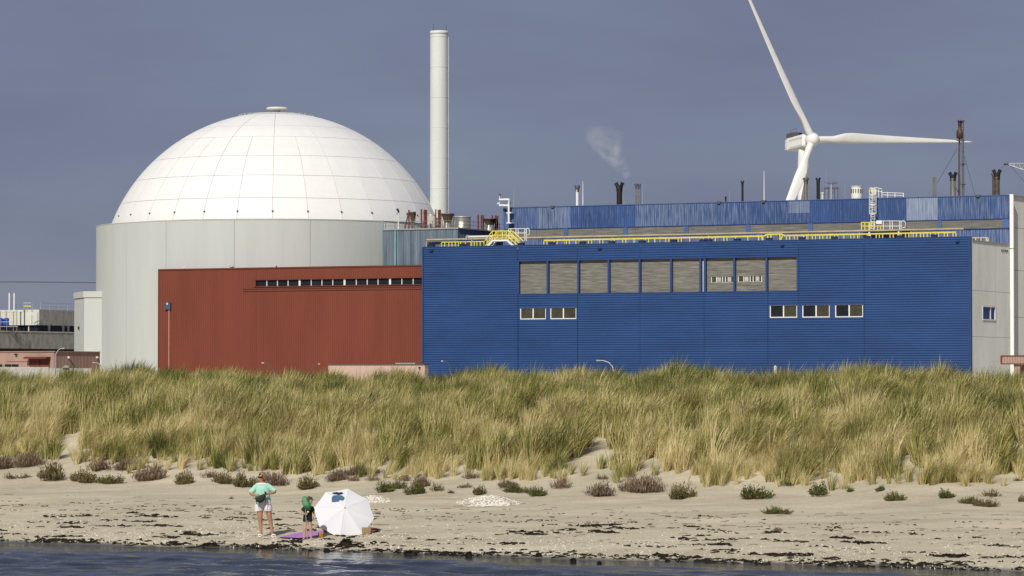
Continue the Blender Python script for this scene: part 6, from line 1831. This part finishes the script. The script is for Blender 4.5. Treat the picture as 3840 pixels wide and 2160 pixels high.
# belt bag in her hands
hb_ = MW[wm] @ Vector((-.055,-.27,1.00))
bag = thing('belt_bag', 'dark green belt bag with hanging strap held by the woman', 'bag', tuple(hb_))
def W3(x, y, z): return MW[wm] @ Vector((x, y, z))
rings_ = []
for k, (f, hw, hh) in enumerate(((-1,.01,.02),(-.85,.045,.055),(-.5,.055,.085),(0,.06,.105),(.5,.055,.10),(.85,.045,.07),(1,.012,.03))):
    cx, cz = -.055 + f*.125, 1.015 + f*.045 - .02*(1-f*f)
    rings_.append([W3(cx, -.285 + hw*.75*math.cos(t), cz + hh*math.sin(t)) for t in np.linspace(0, 2*math.pi, 16, endpoint=False)])
build('pouch', MB().loft(rings_, True, True), M['blackbag'], bag)
build('strap', MB().tube([W3(-.175,-.275,.985), W3(-.165,-.29,.90), W3(-.11,-.30,.80), W3(-.02,-.305,.775), W3(.045,-.30,.82), W3(.075,-.29,.93), W3(.075,-.28,1.08)], .009, 6, True, True, .003), M['blackbag'], bag)
build('strap', MB().tube([W3(-.175,-.275,.985), W3(-.235,-.26,1.02), W3(-.25,-.25,1.01)], .011, 6), M['blackbag'], bag)
build('buckle', MB().box(*[c for c in (W3(.045,-.29,1.13).x, W3(.095,-.29,1.13).x, W3(0,-.30,0).y, W3(0,-.27,0).y, W3(0,0,1.13).z, W3(0,0,1.185).z)]), M['blackbag'], bag)

# child
g = ground_hit(1155, 2024)
ch = thing('person', 'small child in black swim shirt standing barefoot holding a green net', 'person', tuple(g))
J = {'pelvis': ((-.012,0,.535),(.098,.078)), 'waist': ((-.008,0,.63),(.092,.072)), 'chest': ((.0,0,.745),(.100,.076)), 'upper': ((.008,.002,.835),(.070,.055)), 'neck': ((.02,0,.885),.036),
     'jaw': ((.048,-.018,.935),(.050,.056)), 'skull': ((.046,-.006,1.01),(.074,.084)), 'crown': ((.042,.004,1.07),(.055,.062)), 'nose': ((.118,-.050,.985),.010), 'chin': ((.092,-.045,.925),.020),
     'shl': ((-.095,0,.838),.040), 'ell': ((-.170,-.02,.705),.030), 'wrl': ((-.095,-.125,.668),.021), 'pal': ((-.058,-.150,.665),(.026,.017)),
     'shr': ((.112,0,.838),.040), 'elr': ((.150,.02,.700),.030), 'wrr': ((.150,-.05,.610),.021), 'par': ((.145,-.075,.570),(.026,.017)),
     'hipl': ((-.068,0,.49),.064), 'knl': ((-.078,-.01,.285),.042), 'cal': ((-.088,.014,.21),.041), 'anl': ((-.100,.01,.055),.026), 'hel': ((-.100,.016,.030),.027), 'tol': ((-.120,-.085,.020),.020),
     'hipr': ((.048,0,.49),.064), 'knr': ((.062,-.01,.29),.042), 'car': ((.070,.014,.21),.041), 'anr': ((.076,.01,.055),.026), 'her': ((.076,.016,.030),.027), 'tor': ((.118,-.075,.020),.020)}
E = [('pelvis','waist'),('waist','chest'),('chest','upper'),('upper','neck'),('neck','jaw'),('jaw','skull'),('skull','crown'),('skull','nose'),('jaw','chin'),
     ('upper','shl'),('shl','ell'),('ell','wrl'),('wrl','pal'),('upper','shr'),('shr','elr'),('elr','wrr'),('wrr','par'),
     ('pelvis','hipl'),('hipl','knl'),('knl','cal'),('cal','anl'),('anl','hel'),('hel','tol'),('pelvis','hipr'),('hipr','knr'),('knr','car'),('car','anr'),('anr','her'),('her','tor')]
rt = ['pelvis']
add_hand(J, E, rt, 'hl', J['wrl'][0], J['pal'][0], (.1,-1,.1), (.1,-.1,1), .72)
add_hand(J, E, rt, 'hr', J['wrr'][0], J['par'][0], (-.6,-.3,-.4), (-.3,-.9,.2), .72)
skinned('body', ch, J, E, rt, M['skin_c'])
M['swim'] = mat('black_swimwear', (.010,.010,.013), .8, .25, 6)
M['hair_c'] = mat('brown_hair', (.075,.042,.022), .6, .4, 16, bump=.8, bscale=50)
sw = lbuild('swim_shirt', MB().loft(folds([ell(-.008,0,.585,.116,.094), ell(-.004,0,.66,.110,.088), ell(.002,0,.75,.115,.090), ell(.006,0,.815,.108,.078), ell(.010,0,.850,.080,.062), ell(.014,0,.876,.046,.044)], .012, 5)), M['swim'], ch)
for (s_, e_, q_) in (('shl','ell',1), ('shr','elr',-1)):
    a = Vector(J[s_][0]) + Vector((q_*.03,0,.005)); b = Vector(J[e_][0])
    lbuild('sleeve', MB().tube([a, a.lerp(b,.4), a.lerp(b,.72)], [.050,.054,.054], 16, False), M['swim'], sw)
lbuild('chest_badge', MB().sphere((.062,-.084,.800), .012, .004, .016, 10, 6), M['short_w'], sw)
tr_ = lbuild('swim_trunks', MB().loft([ell(-.010,0,.615,.108,.088), ell(-.010,0,.56,.118,.094), ell(-.010,0,.505,.120,.092)]), M['swim'], ch)
for cx in (-.070, .050):
    lbuild('trunk_leg', MB().loft([ell(cx,0,.53,.064,.086), ell(cx,0,.48,.066,.076), ell(cx,0,.468,.062,.070)]), M['swim'], tr_)
hr = MB().sphere((.036,.008,1.025), .088, .092, .088, 22, 14)
hr.v = [(x + .012*N.noise(Vector((x*28,y*28,z*28))), y + .010*N.noise(Vector((x*30,y*30,z*25+5))), z + .012*N.noise(Vector((x*26+7,y*26,z*26)))) for x, y, z in hr.v]
h2 = MB(); h2.v = hr.v
for f_, s2 in zip(hr.f, hr.sm):
    c = sum((Vector(hr.v[i]) for i in f_), Vector()) / len(f_)
    if c.x > .03 and c.y < .03 and c.z < 1.035: continue
    if c.z < .975: continue
    h2.f.append(f_); h2.sm.append(s2)
lbuild('hair', h2, M['hair_c'], ch)
for (x, y) in ((.080,-.082), (.112,-.050)):
    lbuild('eye', MB().sphere((x, y, 1.002), .009, .009, .006, 10, 6), M['black'], ch)
lbuild('mouth', MB().sphere((.102,-.058,.952), .013, .012, .005, 10, 6), M['lips'], ch)
# landing net
def C3(x, y, z): return MW[ch] @ Vector((x, y, z))
net = thing('fishing_net', 'green landing net on a pale pole held upright by the child', 'fishing net', tuple(C3(-.005,-.19,0)))
build('pole', MB().tube([C3(-.004,-.19,-.01), C3(-.058,-.175,.80)], .0085, 8), M['galv'], net)
M['net'] = leaf_material('green_mesh', [(0,(.02,.22,.075)),(1,(.02,.22,.075))], .35, .6, False)
M['hoop'] = mat('green_hoop', (.02,.20,.07), .5, .1, 4)
hc = Vector((-.045,-.165,.955)); ha = Vector((-.72,0,.69)).normalized(); hb2 = Vector((.30,-.55,.32)).normalized()
ring_ = [C3(*(hc + Vector((.115*math.cos(t)*.85 + .0*math.sin(t), .03*math.cos(t), .152*math.sin(t) - .055*math.cos(t))))) for t in np.linspace(0, 2*math.pi, 28, endpoint=False)]
build('hoop', MB().tube(ring_ + [ring_[0]], .007, 6), M['hoop'], net)
cent = sum(ring_, Vector()) / len(ring_)
deep = Vector((.085, -.10, -.055))
rr3 = []
for f in (0, .25, .5, .75, .92, 1.0):
    sc_f = math.sqrt(max(.004, 1 - f*f))
    rr3.append([cent + (p - cent)*sc_f + deep*f*1.1 + Vector((0,0,-.02*f)) for p in ring_])
# netting: many knotted strands over the bag surface plus a thin web
nb_ = MB()
for i in range(len(ring_)):
    nb_.tube([r_[i] for r_ in rr3], .0022, 3, False)
for r_ in rr3[1:-1]:
    nb_.tube(r_ + [r_[0]], .0022, 3, False)
build('mesh_cords', nb_, M['hoop'], net)
wv_ = bpy.data.materials.new('green_web'); wv_.use_nodes = True
nt = wv_.node_tree; b_ = nt.nodes['Principled BSDF']; b_.inputs['Base Color'].default_value = (.02,.26,.09,1); b_.inputs['Roughness'].default_value = .7; b_.inputs['Alpha'].default_value = .62
build('web', MB().loft(rr3, False, True), wv_, net)
# yellow scoop in the child's hand
sp_ = thing('toy_scoop', 'tiny yellow toy scoop held at the chest of the child', 'toy', tuple(C3(-.03,-.17,.68)))
build('handle', MB().tube([C3(-.035,-.165,.672), C3(-.008,-.155,.705)], .006, 6), M['yellow'], sp_)
build('bowl', MB().sphere(C3(.010,-.150,.722), .030, .020, .028, 14, 8), M['yellow'], sp_)
